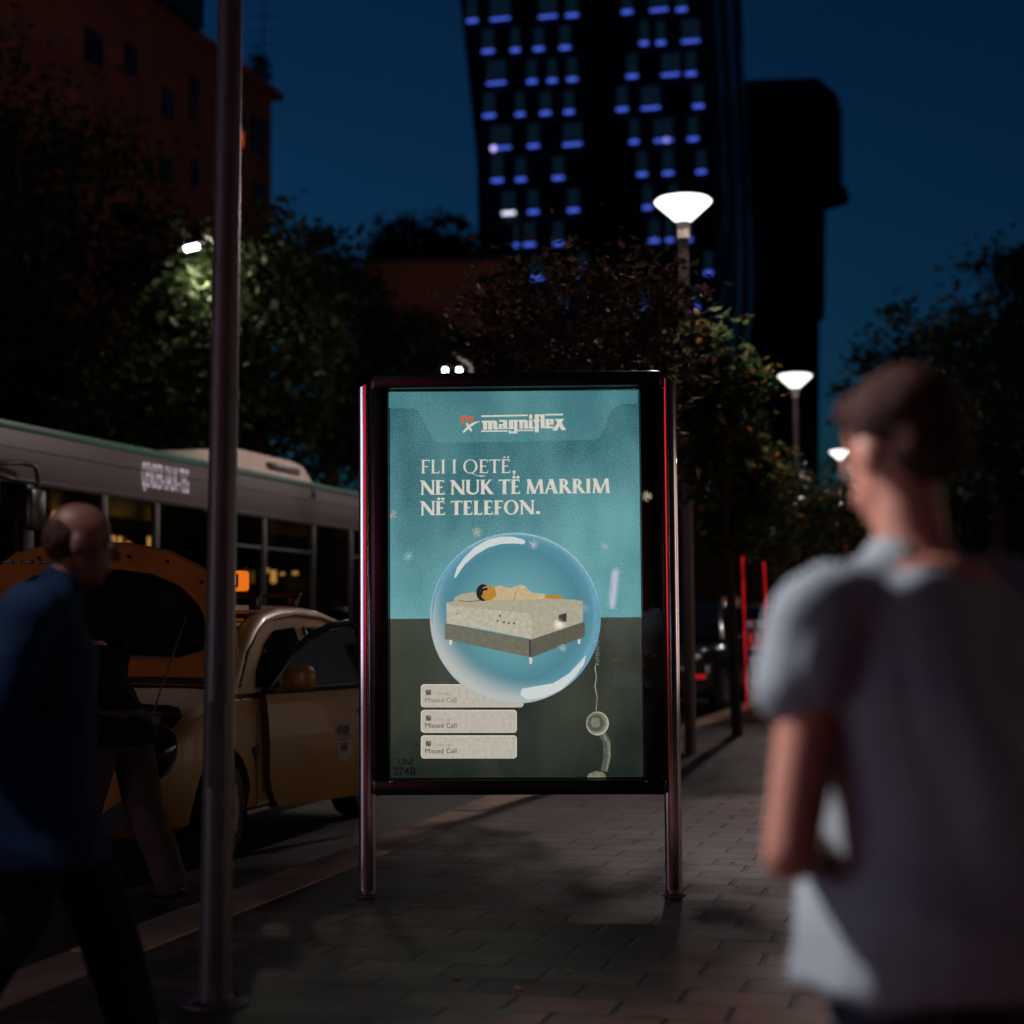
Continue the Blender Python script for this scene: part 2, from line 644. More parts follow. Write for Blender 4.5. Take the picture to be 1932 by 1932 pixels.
# ------------------------------------------------------------------ street lamps
def near_pole(label, base, h, r0, r1, lean):
    t = thing('metal_pole', label, 'pole', base)
    mb = MB()
    n = 16
    mb.tube([Vector((lean[0] * k / n, lean[1] * k / n, h * k / n)) for k in range(n + 1)], [r0 + (r1 - r0) * k / n for k in range(n + 1)], 32)
    mb.build('shaft', M['pole'], t, 60)
    b = MB()
    b.lathe([(.115, 0), (.115, .010), (.068, .014), (r0 + .004, .035), (r0 + .001, .036)], n=32)
    b.build('base_plate', M['pole'], t, 40)
    for k in range(4):
        a = math.pi / 4 + k * math.pi / 2
        b = MB()
        b.cyl((.092 * math.cos(a), .092 * math.sin(a), .010), (.092 * math.cos(a), .092 * math.sin(a), .028), .010, n=6)
        b.build('bolt', M['pole'], t, 40)
    d = MB()
    d.bbox((0.012, -r0 * .93, .85), (.06, .018, .28), .006)
    d.build('service_hatch', M['pole'], t)
    d = MB()
    rr = r0 + (r1 - r0) * 2.02 / h
    d.lathe([(rr + .0005, 2.0), (rr + .003, 2.0), (rr + .003, 2.04), (rr - .002, 2.04)], (lean[0] * 2.02 / h, 0, 0), n=28)
    d.build('clamp_band', M['pole'], t)
    return t


def street_lamp(label, base, h=5.55, r0=.056, r1=.042, power=1000):
    lean = (0, 0)
    t = thing('street_lamp', label, 'street lamp', base, 0, 'pedestrian street lamps along the kerb')
    top = Vector((lean[0], lean[1], h - .36))
    mb = MB()
    n = 14
    mb.tube([Vector((lean[0] * k / n, lean[1] * k / n, top.z * k / n)) for k in range(n + 1)], [r0 + (r1 - r0) * k / n for k in range(n + 1)], 28)
    mb.build('pole', M['lamppost'], t, 60)
    c = MB()
    c.lathe([(r1 * .9, -.02), (r1 + .012, -.02), (r1 + .012, .02), (.062, .03), (.062, .13), (.07, .14)], top, 24)
    c.build('collar', M['lamphead'], t, 30)
    hd = MB()
    hd.lathe([(.062, .14), (.10, .17), (.20, .262), (.262, .318), (.280, .342), (.278, .352), (.255, .372), (.15, .388), (.0005, .394)], top, 40)
    hd.build('lamp_shade', M['lamp'], t, 60)
    L = bpy.data.lights.new('bulb', 'POINT')
    L.energy = power
    L.color = (1.0, .80, .76)
    L.shadow_soft_size = .10
    lo = bpy.data.objects.new('bulb', L)
    COL.objects.link(lo)
    lo.parent = t
    lo.location = top + Vector((0, 0, .28))
    return t


pb = ground(405, 1893)
near_pole('tall dark metal pole rising out of the top of the picture, left of the billboard', pb, 6.2, .0545, .032, (0.07, 0))
l1 = ground(1303, 1420)
street_lamp('largest lit lamp with a white bowl, standing behind the billboard', l1, at(1285, 378, l1.y).z, .055, .05, 850)
k2 = at(1505, 1000, l1.y * 113 / 66)
street_lamp('lit lamp of middle size between the big lamp and the man in the grey shirt', (k2.x, k2.y, 0), at(1504, 708, l1.y * 113 / 66).z, .055, .045, 280)
k3 = at(1590, 1000, l1.y * 113 / 45)
street_lamp('smallest lit lamp, beside the head of the man in the grey shirt', (k3.x, k3.y, 0), at(1590, 851, l1.y * 113 / 45).z, .055, .045, 280)

# unseen LED lamp added beside the camera: its beam falls on the pavement and the man in grey
sl = thing('led_street_light', 'unseen LED light added beside the viewpoint to light the man in grey', 'street light', (-3.3, 3.55, 0))
m_ = MB()
m_.tube([(0, 0, 0), (0, 0, 2.5), (0, 0, 3.7), (.2, .1, 3.95), (.75, .3, 4.0)], [.07, .06, .05, .045, .035], 14)
m_.build('pole', M['pole'], sl)
m_ = MB()
m_.bbox((.75, .3, 3.98), (.40, .18, .07), .02, 2, Matrix.Rotation(.5, 3, 'Y'))
q = m_.build('lamp_head', M['darkplastic'], sl)
m_ = MB()
m_.bbox((.755, .3, 3.93), (.30, .13, .02), .005, 2, Matrix.Rotation(.5, 3, 'Y'))
m_.build('lens', M['white'], q)
L = bpy.data.lights.new('bulb', 'SPOT')
L.energy = 1900
L.color = (1.0, .80, .80)
L.shadow_soft_size = .08
L.spot_size = math.radians(84)
L.spot_blend = .9
lo = bpy.data.objects.new('bulb', L)
COL.objects.link(lo)
lo.parent = sl
lo.location = (.82, .3, 3.88)
aim = Vector((.85, 3.0, .8)) - Vector((-2.48, 3.85, 3.88))
lo.rotation_euler = aim.to_track_quat('-Z', 'Y').to_euler()

# LED lamp in the left trees and twin lamp above the billboard
def led_lamp(label, p, base_y_px, dirx, heads, power):
    """pole with a flat head reaching sideways; p is the head's middle"""
    base = Vector((p.x + dirx * .42, p.y + .3, 0))
    t = thing('led_street_light', label, 'street light', base, 0, None)
    h = p.z + .25
    m_ = MB()
    m_.tube([(0, 0, 0), (0, 0, h * .5), (0, 0, h - .5), (-dirx * .06, -.05, h - .12), (-dirx * .3, -.25, h)], [.07, .06, .05, .04, .03], 12)
    m_.build('pole', M['pole'], t)
    for k in range(heads):
        c = p - base + Vector((k * .20, 0, 0))
        hd = MB()
        hd.bbox(c + Vector((0, 0, .05)), (.40 if heads == 1 else .14, .16, .06), .015, 2, Matrix.Rotation(-.22 if heads == 1 else 0, 3, 'Y'))
        q = hd.build('lamp_head', M['darkplastic'], t)
        le = MB()
        le.bbox(c + Vector((0, -.02, -.005)), (.21 if heads == 1 else .06, .12, .06 if heads == 1 else .06), .012, 2, Matrix.Rotation(-.22 if heads == 1 else 0, 3, 'Y'))
        le.build('lens', M['white'], q)
    L = bpy.data.lights.new('bulb', 'POINT')
    L.energy = power
    L.color = (1, .90, .66)
    L.shadow_soft_size = .08
    lo = bpy.data.objects.new('bulb', L)
    COL.objects.link(lo)
    lo.parent = t
    lo.location = p - base + Vector((.22, .05, -.42))
    return t


led_lamp('white LED street light shining among the dark trees left of the near pole', at(362, 467, 25.4), 0, 1, 1, 95)
led_lamp('twin white lights just over the top edge of the billboard', at(840, 699, 24), 0, 1.0, 2, 25)

# ------------------------------------------------------------------ billboard
kp0, kp1 = ground(694, 1690), ground(1272, 1690)
kc = (kp0 + kp1) / 2
KROT = math.radians(-2.0)
KB = thing('advertising_billboard', 'backlit poster case on two steel posts with a teal mattress advert', 'billboard', kc, KROT)
kn = Vector((math.sin(KROT), -math.cos(KROT), 0))
kx = Vector((math.cos(KROT), math.sin(KROT), 0))


def kp(px, py, off=0.0):
    """picture point on the poster plane -> billboard coordinates, off = metres in front of it"""
    p = on_plane(px, py, kc, kn) - kc
    return Vector((p.dot(kx), -off, p.z))


halfw = (kp1 - kp0).length / 2
ztop = kp(972, 703).z
zfb, zft = kp(972, 1497).z, kp(972, 706).z
PL, PR = kp(736, 1000).x, kp(1208, 1000).x
PB, PT = kp(972, 1467).z, kp(972, 738).z
for sx in (-1, 1):
    m_ = MB()
    x = sx * halfw
    r = .039
    n = 32
    rings = [[Vector((x + r * math.cos(2 * math.pi * k / n), r * .55 * math.sin(2 * math.pi * k / n), 0)) for k in range(n)]]
    for zz in [i * .3 for i in range(1, 8)]:
        rings.append([Vector((q.x, q.y, zz)) for q in rings[0]])
    rings.append([Vector((q.x, q.y, ztop - .045 + (-sx) * (q.x - x) / r * .024)) for q in rings[0]])
    m_.loft(rings)
    m_.build('post', M['steel'], KB, 50)
    c = MB()
    c.lathe([(.055, 0.0), (.055, .006), (.040, .012), (.0375, .03)], (x, 0, 0), 24)
    c.build('post_foot', M['pole'], KB)
# casing: four members round the glass, a back panel
xi, xo = PL - .03, halfw - .036
m_ = MB()
m_.bbox((0, .01, (zft + PT + .012) / 2), (2 * xo - .002, .16, zft - PT - .012), .008)
m_.build('top_frame_bar', M['black'], KB)
m_ = MB()
m_.bbox((0, .01, (zfb + PB - .006) / 2), (2 * xo - .002, .16, PB - .006 - zfb), .008)
m_.build('bottom_frame_bar', M['black'], KB)
for a, b in ((-xo + .001, PL - .003), (PR + .003, xo - .001)):
    m_ = MB()
    m_.bbox(((a + b) / 2, -.004, (PB + PT) / 2), (b - a, .10, PT - PB + .012), .005)
    m_.build('side_jamb', M['black'], KB)
m_ = MB()
m_.box((0, .075, (PB + PT) / 2), (PR - PL + .02, .02, PT - PB + .02))
m_.build('back_panel', M['darkplastic'], KB)
for sx in (-1, 1):
    m_ = MB()
    m_.bbox((sx * (xo - .085), -.073, PB - .012), (.022, .012, .012), .003)
    m_.build('lock', M['chrome'], KB)
m_ = MB()
gy = -.055
m_.add([(-xo + .004, gy, PB - .01), (xo - .004, gy, PB - .01), (xo - .004, gy, PT + .01), (-xo + .004, gy, PT + .01)], [(0, 1, 2, 3)])
M['pane'] = glassmat('poster_glass')
m_.build('glass_pane', M['pane'], KB, 0, fix=False)

# ---- poster print
def poster_mat(name, cols, kind):
    m = bpy.data.materials.new(name)
    m.use_nodes = True
    n = m.node_tree
    n.nodes.clear()
    Lk = n.links.new
    o = n.nodes.new('ShaderNodeOutputMaterial')
    e = n.nodes.new('ShaderNodeEmission')
    tc = n.nodes.new('ShaderNodeTexCoord')
    sp = n.nodes.new('ShaderNodeSeparateXYZ')
    Lk(tc.outputs['Object'], sp.inputs[0])
    nz = n.nodes.new('ShaderNodeTexNoise')
    mp = n.nodes.new('ShaderNodeMapping')
    mp.inputs['Scale'].default_value = (1.7, 1, 1.0) if kind != 'bubble' else (2.5, 1, 2.5)
    Lk(tc.outputs['Object'], mp.inputs[0])
    nz.inputs['Scale'].default_value = 1.5
    nz.inputs['Detail'].default_value = 3
    Lk(mp.outputs[0], nz.inputs['Vector'])
    gr = n.nodes.new('ShaderNodeTexNoise')
    gr.inputs['Scale'].default_value = 140
    gr.inputs['Detail'].default_value = 2
    Lk(tc.outputs['Object'], gr.inputs['Vector'])
    rp = n.nodes.new('ShaderNodeValToRGB')
    rp.color_ramp.elements[0].position = .25
    rp.color_ramp.elements[1].position = .75
    rp.color_ramp.elements[0].color = lin(*cols[0])
    rp.color_ramp.elements[1].color = lin(*cols[1])
    mr = n.nodes.new('ShaderNodeMapRange')
    if kind == 'upper':
        mr.inputs['From Min'].default_value = PT
        mr.inputs['From Max'].default_value = PB + .7
        mr.inputs['To Min'].default_value = -.22
        mr.inputs['To Max'].default_value = .22
    else:
        mr.inputs['From Min'].default_value = PB
        mr.inputs['From Max'].default_value = PB + .7
        mr.inputs['To Min'].default_value = -.2
        mr.inputs['To Max'].default_value = .2
    Lk(sp.outputs['Z'], mr.inputs['Value'])
    a1 = n.nodes.new('ShaderNodeMath')
    a1.operation = 'ADD'
    Lk(nz.outputs['Fac'], a1.inputs[0])
    Lk(mr.outputs[0], a1.inputs[1])
    a2 = n.nodes.new('ShaderNodeMath')
    a2.operation = 'MULTIPLY_ADD'
    a2.inputs[1].default_value = .5
    Lk(gr.outputs['Fac'], a2.inputs[0])
    a3 = n.nodes.new('ShaderNodeMath')
    a3.operation = 'SUBTRACT'
    a3.inputs[1].default_value = .25
    Lk(a1.outputs[0], a2.inputs[2])
    Lk(a2.outputs[0], a3.inputs[0])
    Lk(a3.outputs[0], rp.inputs['Fac'])
    Lk(rp.outputs['Color'], e.inputs[0])
    Lk(e.outputs[0], o.inputs[0])
    return m


def bubble_print():
    """printed soap bubble: clear blue inside, pale towards the rim and misty at its lower left"""
    m = bpy.data.materials.new('poster_bubble')
    m.use_nodes = True
    n = m.node_tree
    n.nodes.clear()
    Lk = n.links.new
    o = n.nodes.new('ShaderNodeOutputMaterial')
    e = n.nodes.new('ShaderNodeEmission')
    tc = n.nodes.new('ShaderNodeTexCoord')

    def dist(cx, cy, r):
        c = kp(cx, cy)
        v = n.nodes.new('ShaderNodeVectorMath')
        v.operation = 'SUBTRACT'
        v.inputs[1].default_value = (c.x, 0, c.z)
        Lk(tc.outputs['Object'], v.inputs[0])
        mu = n.nodes.new('ShaderNodeVectorMath')
        mu.operation = 'MULTIPLY'
        rr = (kp(cx + r, cy) - c).length
        mu.inputs[1].default_value = (1 / rr, 0, 1 / rr)
        Lk(v.outputs[0], mu.inputs[0])
        ln = n.nodes.new('ShaderNodeVectorMath')
        ln.operation = 'LENGTH'
        Lk(mu.outputs[0], ln.inputs[0])
        return ln.outputs['Value']

    gr = n.nodes.new('ShaderNodeTexNoise')
    gr.inputs['Scale'].default_value = 120
    Lk(tc.outputs['Object'], gr.inputs['Vector'])
    gs = n.nodes.new('ShaderNodeMath')
    gs.operation = 'MULTIPLY_ADD'
    gs.inputs[1].default_value = .06
    Lk(gr.outputs['Fac'], gs.inputs[0])
    Lk(dist(972, 1160, 161), gs.inputs[2])
    rp = n.nodes.new('ShaderNodeValToRGB')
    cr = rp.color_ramp
    cr.elements[0].position = .10
    cr.elements[0].color = lin(122, 172, 176)
    cr.elements[1].position = 1.0
    cr.elements[1].color = lin(120, 168, 186)
    for p_, c_ in ((.45, (102, 156, 164)), (.80, (80, 132, 146)), (.93, (88, 144, 160))):
        q_ = cr.elements.new(min(p_, .999))
        q_.color = lin(*c_)
    Lk(gs.outputs[0], rp.inputs['Fac'])
    r2 = n.nodes.new('ShaderNodeMapRange')
    r2.interpolation_type = 'SMOOTHSTEP'
    r2.inputs['From Min'].default_value = .95
    r2.inputs['From Max'].default_value = 1.27
    r2.inputs['To Max'].default_value = .95
    Lk(dist(1010, 1110, 178), r2.inputs['Value'])
    mx = n.nodes.new('ShaderNodeMix')
    mx.data_type = 'RGBA'
    mx.inputs['B'].default_value = lin(190, 188, 180)
    Lk(r2.outputs[0], mx.inputs['Factor'])
    Lk(rp.outputs['Color'], mx.inputs['A'])
    Lk(mx.outputs['Result'], e.inputs[0])
    Lk(e.outputs[0], o.inputs[0])
    return m


PM = {}
PM['teal'] = poster_mat('poster_teal', ((46, 92, 102), (110, 168, 172)), 'upper')
PM['tab'] = poster_mat('poster_tab', ((66, 118, 126), (112, 170, 168)), 'upper')
PM['dark'] = poster_mat('poster_dark', ((30, 37, 32), (70, 74, 63)), 'lower')
PM['bub'] = bubble_print()
for k, c, v in (('cream', (212, 208, 196), .10), ('white', (206, 212, 212), .05), ('rim', (150, 184, 196), .15), ('rimblue', (104, 156, 182), .15),
                ('mat_top', (172, 165, 142), .10), ('mat_left', (184, 178, 158), .14), ('mat_right', (172, 166, 146), .12),
                ('base_l', (112, 110, 94), .12), ('base_r', (94, 93, 80), .12), ('seam', (70, 72, 64), .1),
                ('pyjama', (196, 174, 136), .10), ('skinp', (178, 134, 52), .12), ('hairp', (36, 34, 38), .1), ('patch', (70, 56, 58), .2),
                ('card', (186, 178, 164), .10), ('cardedge', (222, 218, 206), .05), ('txt', (44, 46, 44), .1), ('txt2', (110, 108, 100), .1), ('faint', (150, 142, 130), .1),
                ('icon', (112, 110, 102), .1), ('orange', (232, 84, 44), .1), ('hs', (118, 118, 102), .25), ('hs2', (84, 86, 76), .2), ('hs3', (168, 168, 152), .15),
                ('cord', (150, 150, 138), .2), ('plate', (14, 18, 18), .2), ('shade', (38, 44, 42), .1)):
    PM[k] = emat('poster_' + k, lin(*c), 1.0, v, 60)

LAYER = .0006


class Art(MB):
    """flat printed shapes given in picture coordinates, stacked a little proud of each other"""
    def poly(self, pts, lay):
        return self.add([kp(x, y, lay * LAYER) for x, y in pts], [tuple(range(len(pts)))])

    def rect(self, x0, y0, x1, y1, lay):
        return self.poly([(x0, y0), (x1, y0), (x1, y1), (x0, y1)], lay)

    def rrect(self, x0, y0, x1, y1, r, lay):
        pts = []
        for cx, cy, a0 in ((x1 - r, y0 + r, -90), (x1 - r, y1 - r, 0), (x0 + r, y1 - r, 90), (x0 + r, y0 + r, 180)):
            for k in range(6):
                a = math.radians(a0 + 18 * k)
                pts.append((cx + r * math.cos(a), cy + r * math.sin(a)))
        return self.poly(pts, lay)

    def disc(self, cx, cy, r, lay, n=48, ry=None):
        ry = ry or r
        return self.poly([(cx + r * math.cos(2 * math.pi * k / n), cy + ry * math.sin(2 * math.pi * k / n)) for k in range(n)], lay)

    def stroke(self, pts, ws, lay):
        if not isinstance(ws, (list, tuple)):
            ws = [ws] * len(pts)
        P = [Vector(p) for p in pts]
        l, r_ = [], []
        for i, p in enumerate(P):
            d = (P[min(i + 1, len(P) - 1)] - P[max(i - 1, 0)]).normalized()
            nn = Vector((-d.y, d.x)) * ws[i] / 2
            l.append(p + nn)
            r_.append(p - nn)
        for i in range(len(P) - 1):
            self.poly([l[i], l[i + 1], r_[i + 1], r_[i]], lay)
        return self

    def arc(self, cx, cy, r, a0, a1, w0, wm, lay, n=28):
        pts, ws = [], []
        for k in range(n + 1):
            a = math.radians(a0 + (a1 - a0) * k / n)
            pts.append((cx + r * math.cos(a), cy + r * math.sin(a)))
            ws.append(w0 + (wm - w0) * math.sin(math.pi * k / n))
        return self.stroke(pts, ws, lay)

    def done(self, name, mats, parent):
        return self.build(name, mats, parent, 0, fix=False)


def fix2(x, y):
    return (654.05 + x * .33855, 955.9 + y * .33855)


def fix1(x, y):
    return (654.05 + x * .33855, 679.2 + y * .33855)


a = Art()
a.mat(0)
zm = kp(972, 1166).z
a.add([(PL, 0, zm), (PR, 0, zm), (PR, 0, PT), (PL, 0, PT)], [(0, 1, 2, 3)])
a.mat(1)
a.add([(PL, 0, PB), (PR, 0, PB), (PR, 0, zm), (PL, 0, zm)], [(0, 1, 2, 3)])
a.mat(2)
tabp = [(235, 178), (1618, 172), (1620, 243), (1540, 245), (1500, 258), (1470, 290), (1425, 405), (1405, 432), (1370, 446), (515, 462), (488, 448), (468, 420), (415, 310), (398, 284), (370, 270), (236, 268)]
a.poly([fix1(*p) for p in tabp], 1)
poster = a.done('poster', [PM['teal'], PM['dark'], PM['tab']], KB)

# lettering in a cut serif capital style
def serif(ch, T, t):
    s, st = .075, .04
    out = []

    def q(*p):
        out.append(list(p))

    def V(x, w=T, top=True, bot=True):
        q((x - w / 2, 0), (x + w / 2, 0), (x + w / 2, 1), (x - w / 2, 1))
        if bot:
            q((x - w / 2 - s, 0), (x + w / 2 + s, 0), (x + w / 2, st * 1.4), (x - w / 2, st * 1.4))
        if top:
            q((x - w / 2, 1 - st * 1.4), (x + w / 2, 1 - st * 1.4), (x + w / 2 + s, 1), (x - w / 2 - s, 1))

    def H(x0, x1, y, w=t, tick=0):
        q((x0, y - w / 2), (x1, y - w / 2), (x1, y + w / 2), (x0, y + w / 2))
        if tick:
            q((x1 - .045, y + (w / 2 if tick > 0 else -w / 2)), (x1, y - tick * w / 2), (x1 + .012, y + tick * .17), (x1 - .01, y + tick * .17))

    def D(x0, y0, x1, y1, w):
        q((x0 - w / 2, y0), (x0 + w / 2, y0), (x1 + w / 2, y1), (x1 - w / 2, y1))

    def foot(x, w, y=0):
        if y == 0:
            q((x - w / 2 - s, 0), (x + w / 2 + s, 0), (x + w / 2, st * 1.3), (x - w / 2, st * 1.3))
        else:
            q((x - w / 2, 1 - st * 1.3), (x + w / 2, 1 - st * 1.3), (x + w / 2 + s, 1), (x - w / 2 - s, 1))

    def ring(cx, rx):
        n = 28
        for k in range(n):
            p = []
            for kk in (k, k + 1):
                an = 2 * math.pi * kk / n
                p.append(((cx + rx * math.cos(an), .5 + .52 * math.sin(an)), (cx + (rx - T * .95) * math.cos(an), .5 + (.52 - t * .8) * math.sin(an))))
            q(p[0][0], p[1][0], p[1][1], p[0][1])

    base = ch.replace('\u00cb', 'E')
    w = .3
    x0 = s + T / 2
    if base == 'F':
        V(x0); H(x0, .50, 1 - t / 2, t, -1); H(x0, .42, .50, t, 0); w = .52
    elif base == 'L':
        V(x0); H(x0, .50, t / 2, t, 1); w = .53
    elif base == 'I':
        V(x0); w = 2 * x0
    elif base == 'E':
        V(x0); H(x0, .50, 1 - t / 2, t, -1); H(x0, .43, .51, t, 0); H(x0, .53, t / 2, t, 1); w = .55
    elif base == 'T':
        V(.31, T, False); H(.31, .62, 1 - t / 2, t, -1)
        q((0, 1 - t), (.31, 1 - t), (.31, 1), (0, 1)); q((0.045, 1 - t), (-.012, 1 - .17 - t * .5), (.01, 1 - .17 - t * .5), (0, 1 - .01)); w = .62
    elif base == 'N':
        tt = t * 1.15
        V(s + tt / 2, tt, False); V(.72, tt, True, False); D(.72, 0, s + .02, 1, T * 1.25); foot(s * .4, 0, 1); w = .80
    elif base == 'U':
        tt = t * 1.15
        q((s, .3), (s + T, .3), (s + T, 1), (s, 1)); foot(s + T / 2, T, 1)
        q((.66, .3), (.66 + tt, .3), (.66 + tt, 1), (.66, 1)); foot(.66 + tt / 2, tt, 1)
        n = 14
        cxo = (s + .66 + tt) / 2
        for k in range(n):
            p = []
            for kk in (k, k + 1):
                an = math.pi + math.pi * kk / n
                p.append(((cxo + (cxo - s) * math.cos(an), .3 + .32 * math.sin(an)), (cxo + (T - tt) / 2 + (cxo - s - (T + tt) / 2) * math.cos(an), .3 + (.32 - t * 1.3) * math.sin(an))))
            q(p[0][0], p[1][0], p[1][1], p[0][1])
        w = .80
    elif base == 'K':
        V(x0); D(x0 + T * .3, .46, .58, 1, t * 1.5); D(.66, 0, .27, .62, T * 1.25); foot(.58, t, 1); foot(.67, T * .8); w = .76
    elif base == 'M':
        tt = t * 1.15
        D(s + tt / 2 - .01, 0, s + tt / 2 + .06, 1, tt); foot(s + tt / 2, tt); D(.47, 0, s + .085, 1, T * 1.2); D(.47, 0, .80, 1, tt); D(.90, 0, .83, 1, T); foot(.90, T); w = 1.02
    elif base == 'A':
        D(.08, 0, .36, 1, t * 1.2); D(.63, 0, .36, 1, T * 1.2); q((.17, .30), (.55, .30), (.53, .30 + t), (.18, .30 + t)); foot(.08, t); foot(.63, T * .9); w = .75
    elif base == 'R':
        V(x0)
        n = 14
        for k in range(n):
            p = []
            for kk in (k, k + 1):
                an = math.pi / 2 - math.pi * kk / n
                p.append(((.29 + .25 * math.cos(an), .74 + .26 * math.sin(an)), (.29 + (.25 - T * .95) * math.cos(an), .74 + (.26 - t * .9) * math.sin(an))))
            q(p[0][0], p[1][0], p[1][1], p[0][1])
        H(x0, .30, 1 - t * .45, t * .9); H(x0, .30, .48 + t * .45, t * .9); D(.66, 0, .34, .52, T * 1.2); foot(.67, T * .7); w = .73
    elif base in 'OQ':
        ring(.43, .41); w = .86
        if base == 'Q':
            q((.36, .07), (.54, .02), (.88, -.21), (.72, -.15)); q((.72, -.15), (.88, -.22), (1.12, -.265), (1.36, -.17), (1.12, -.175))
    elif base == '.':
        r = T * .62
        q(*[(s + r + r * math.cos(2 * math.pi * k / 12), r + r * math.sin(2 * math.pi * k / 12)) for k in range(12)]); w = 2 * r + s * 2
    elif base == ',':
        r = T * .7
        q(*[(s + r + r * math.cos(2 * math.pi * k / 12), r + r * math.sin(2 * math.pi * k / 12)) for k in range(12)]); q((s + r * .6, .02), (s + 2 * r, r), (s + r * .9, -.2), (s + r * .4, -.2)); w = 2 * r + s
    elif base == ' ':
        w = .26
    if ch == '\u00cb':
        r = T * .5
        for cx in (.20, .42):
            q(*[(cx + r * math.cos(2 * math.pi * k / 12), 1.15 + r * math.sin(2 * math.pi * k / 12)) for k in range(12)])
    return out, w


def serif_line(art, text, x0, x1, ytop, ybase, slope, T, t, gap, lay):
    adv, polys = 0.0, []
    for ch in text:
        ps, w = serif(ch, T, t)
        polys += [[(adv + p[0], p[1]) for p in q] for q in ps]
        adv += w + gap
    adv -= gap
    sx = (x1 - x0) / adv
    h = ybase - ytop
    i = 0
    for q in polys:
        i += 1
        art.poly([(x0 + p[0] * sx, ybase - p[1] * h + slope * p[0] * sx) for p in q], lay + (i % 4) * .25)


a = Art()
A_, B_ = fix1(413, 0)[0], fix1(942, 0)[0]
serif_line(a, 'FLI I QET\u00cb,', A_, B_, fix1(0, 557)[1], fix1(0, 633)[1], -.006, .128, .070, .05, 4)
serif_line(a, 'NE NUK T\u00cb MARRIM', fix1(410, 0)[0], fix1(1468, 0)[0], fix1(0, 671)[1], fix1(0, 752)[1], -.010, .190, .090, .02, 4)
serif_line(a, 'N\u00cb TELEFON.', fix1(410, 0)[0], fix1(1086, 0)[0], fix1(0, 787)[1], fix1(0, 866)[1], -.010, .190, .090, .025, 4)
a.done('headline_lettering', [PM['cream']], poster)

# logo
def fx(x, y):
    return (855.3 + x * .125, 764.75 + y * .125)


a = Art()
rc = [(428, 232, 650, 262), (448, 240, 512, 368), (526, 250, 590, 366), (604, 246, 662, 352), (618, 338, 676, 366),
      (692, 222, 808, 248), (752, 230, 812, 356), (684, 282, 735, 358), (733, 282, 754, 312), (733, 340, 754, 358), (800, 335, 826, 358),
      (838, 222, 905, 355), (838, 222, 975, 246), (918, 240, 968, 420), (838, 395, 960, 425), (838, 335, 920, 357), (838, 375, 868, 425),
      (982, 220, 1110, 246), (998, 226, 1055, 355), (1070, 232, 1127, 350), (1110, 330, 1136, 352),
      (1145, 140, 1192, 205), (1140, 218, 1195, 350), (1180, 328, 1218, 352),
      (1228, 150, 1290, 408), (1236, 136, 1312, 170), (1210, 214, 1302, 246), (1318, 135, 1378, 346), (1360, 322, 1388, 348),
      (1392, 208, 1515, 236), (1392, 212, 1450, 346), (1465, 212, 1515, 292), (1440, 266, 1515, 292), (1392, 318, 1515, 348)]
for i, (x0, y0, x1, y1) in enumerate(rc):
    p, q = fx(x0, y0), fx(x1, y1)
    a.rect(p[0], p[1], q[0], q[1], 4 + (i % 5) * .2)
a.poly([fx(*p) for p in ((1535, 208), (1602, 205), (1702, 374), (1632, 374))], 4)
a.poly([fx(*p) for p in ((1612, 205), (1670, 203), (1562, 380), (1495, 380))], 4.3)
for y0, x0, y1, x1, w in ((165, 420, 151, 1122, 24), (143, 1390, 139, 1655, 24), (391, 422, 387, 822, 22), (380, 972, 377, 1208, 22)):
    a.stroke([fx(x0, y0), fx(x1, y1)], w * .125, 4)
a.stroke([fx(*p) for p in ((148, 408), (195, 362), (240, 320), (310, 272), (400, 240))], [3.6, 4.2, 5.2, 4, 1.2], 5)
a.stroke([fx(*p) for p in ((205, 262), (215, 300), (240, 340), (278, 388))], [2.2, 4.0, 4.6, 3.6], 5.3)
a.mat(1)
a.stroke([fx(*p) for p in ((188, 305), (150, 262), (126, 215), (132, 178), (160, 164), (190, 178), (212, 208), (222, 236))], [1.5, 3.4, 4.2, 4.2, 4.2, 4.0, 3.2, 1.6], 4)
a.stroke([fx(*p) for p in ((218, 225), (240, 190), (268, 176), (288, 194), (284, 226), (250, 268))], [2.2, 3.2, 3.8, 3.6, 3.4, 1.2], 4.4)
a.done('logo', [PM['cream'], PM['orange']], poster)

# soap bubble
CX, CY, CR = 972.3, 1166.5, 161.0
a = Art()
a.mat(0).disc(CX, CY, CR, 2.6, 96)
a.mat(1).arc(CX, CY, CR - 1.2, 196, 350, 1.2, 3.6, 3.2, 60)
a.mat(2).arc(CX, CY, CR - 5, -38, 58, 1.5, 9, 3.4, 40)
a.mat(2).arc(CX, CY, CR - 4, 176, 250, 1, 5, 3.6, 30)
a.mat(1).arc(CX, CY, CR - 1.0, 62, 176, 1.0, 2.2, 3.8, 40)
a.mat(3)
a.poly([fix2(*p) for p in ((600, 390), (615, 340), (655, 285), (715, 225), (790, 183), (860, 167), (930, 168), (985, 183), (998, 198), (985, 210), (930, 205), (860, 208), (790, 228), (720, 268), (660, 320), (625, 370), (606, 400))], 5)
a.poly([fix2(*p) for p in ((968, 1050), (975, 1015), (1060, 1000), (1150, 985), (1240, 930), (1300, 865), (1335, 825), (1322, 880), (1270, 950), (1195, 1020), (1100, 1062), (1010, 1075))], 5)
a.done('soap_bubble_print', [PM['bub'], PM['rim'], PM['rimblue'], PM['white']], poster)

# bed
def fb(x, y):
    s_ = 700 / 1932 / 1.9876
    return (1600 / 1.9876 + x * s_, 2150 / 1.9876 + y * s_)


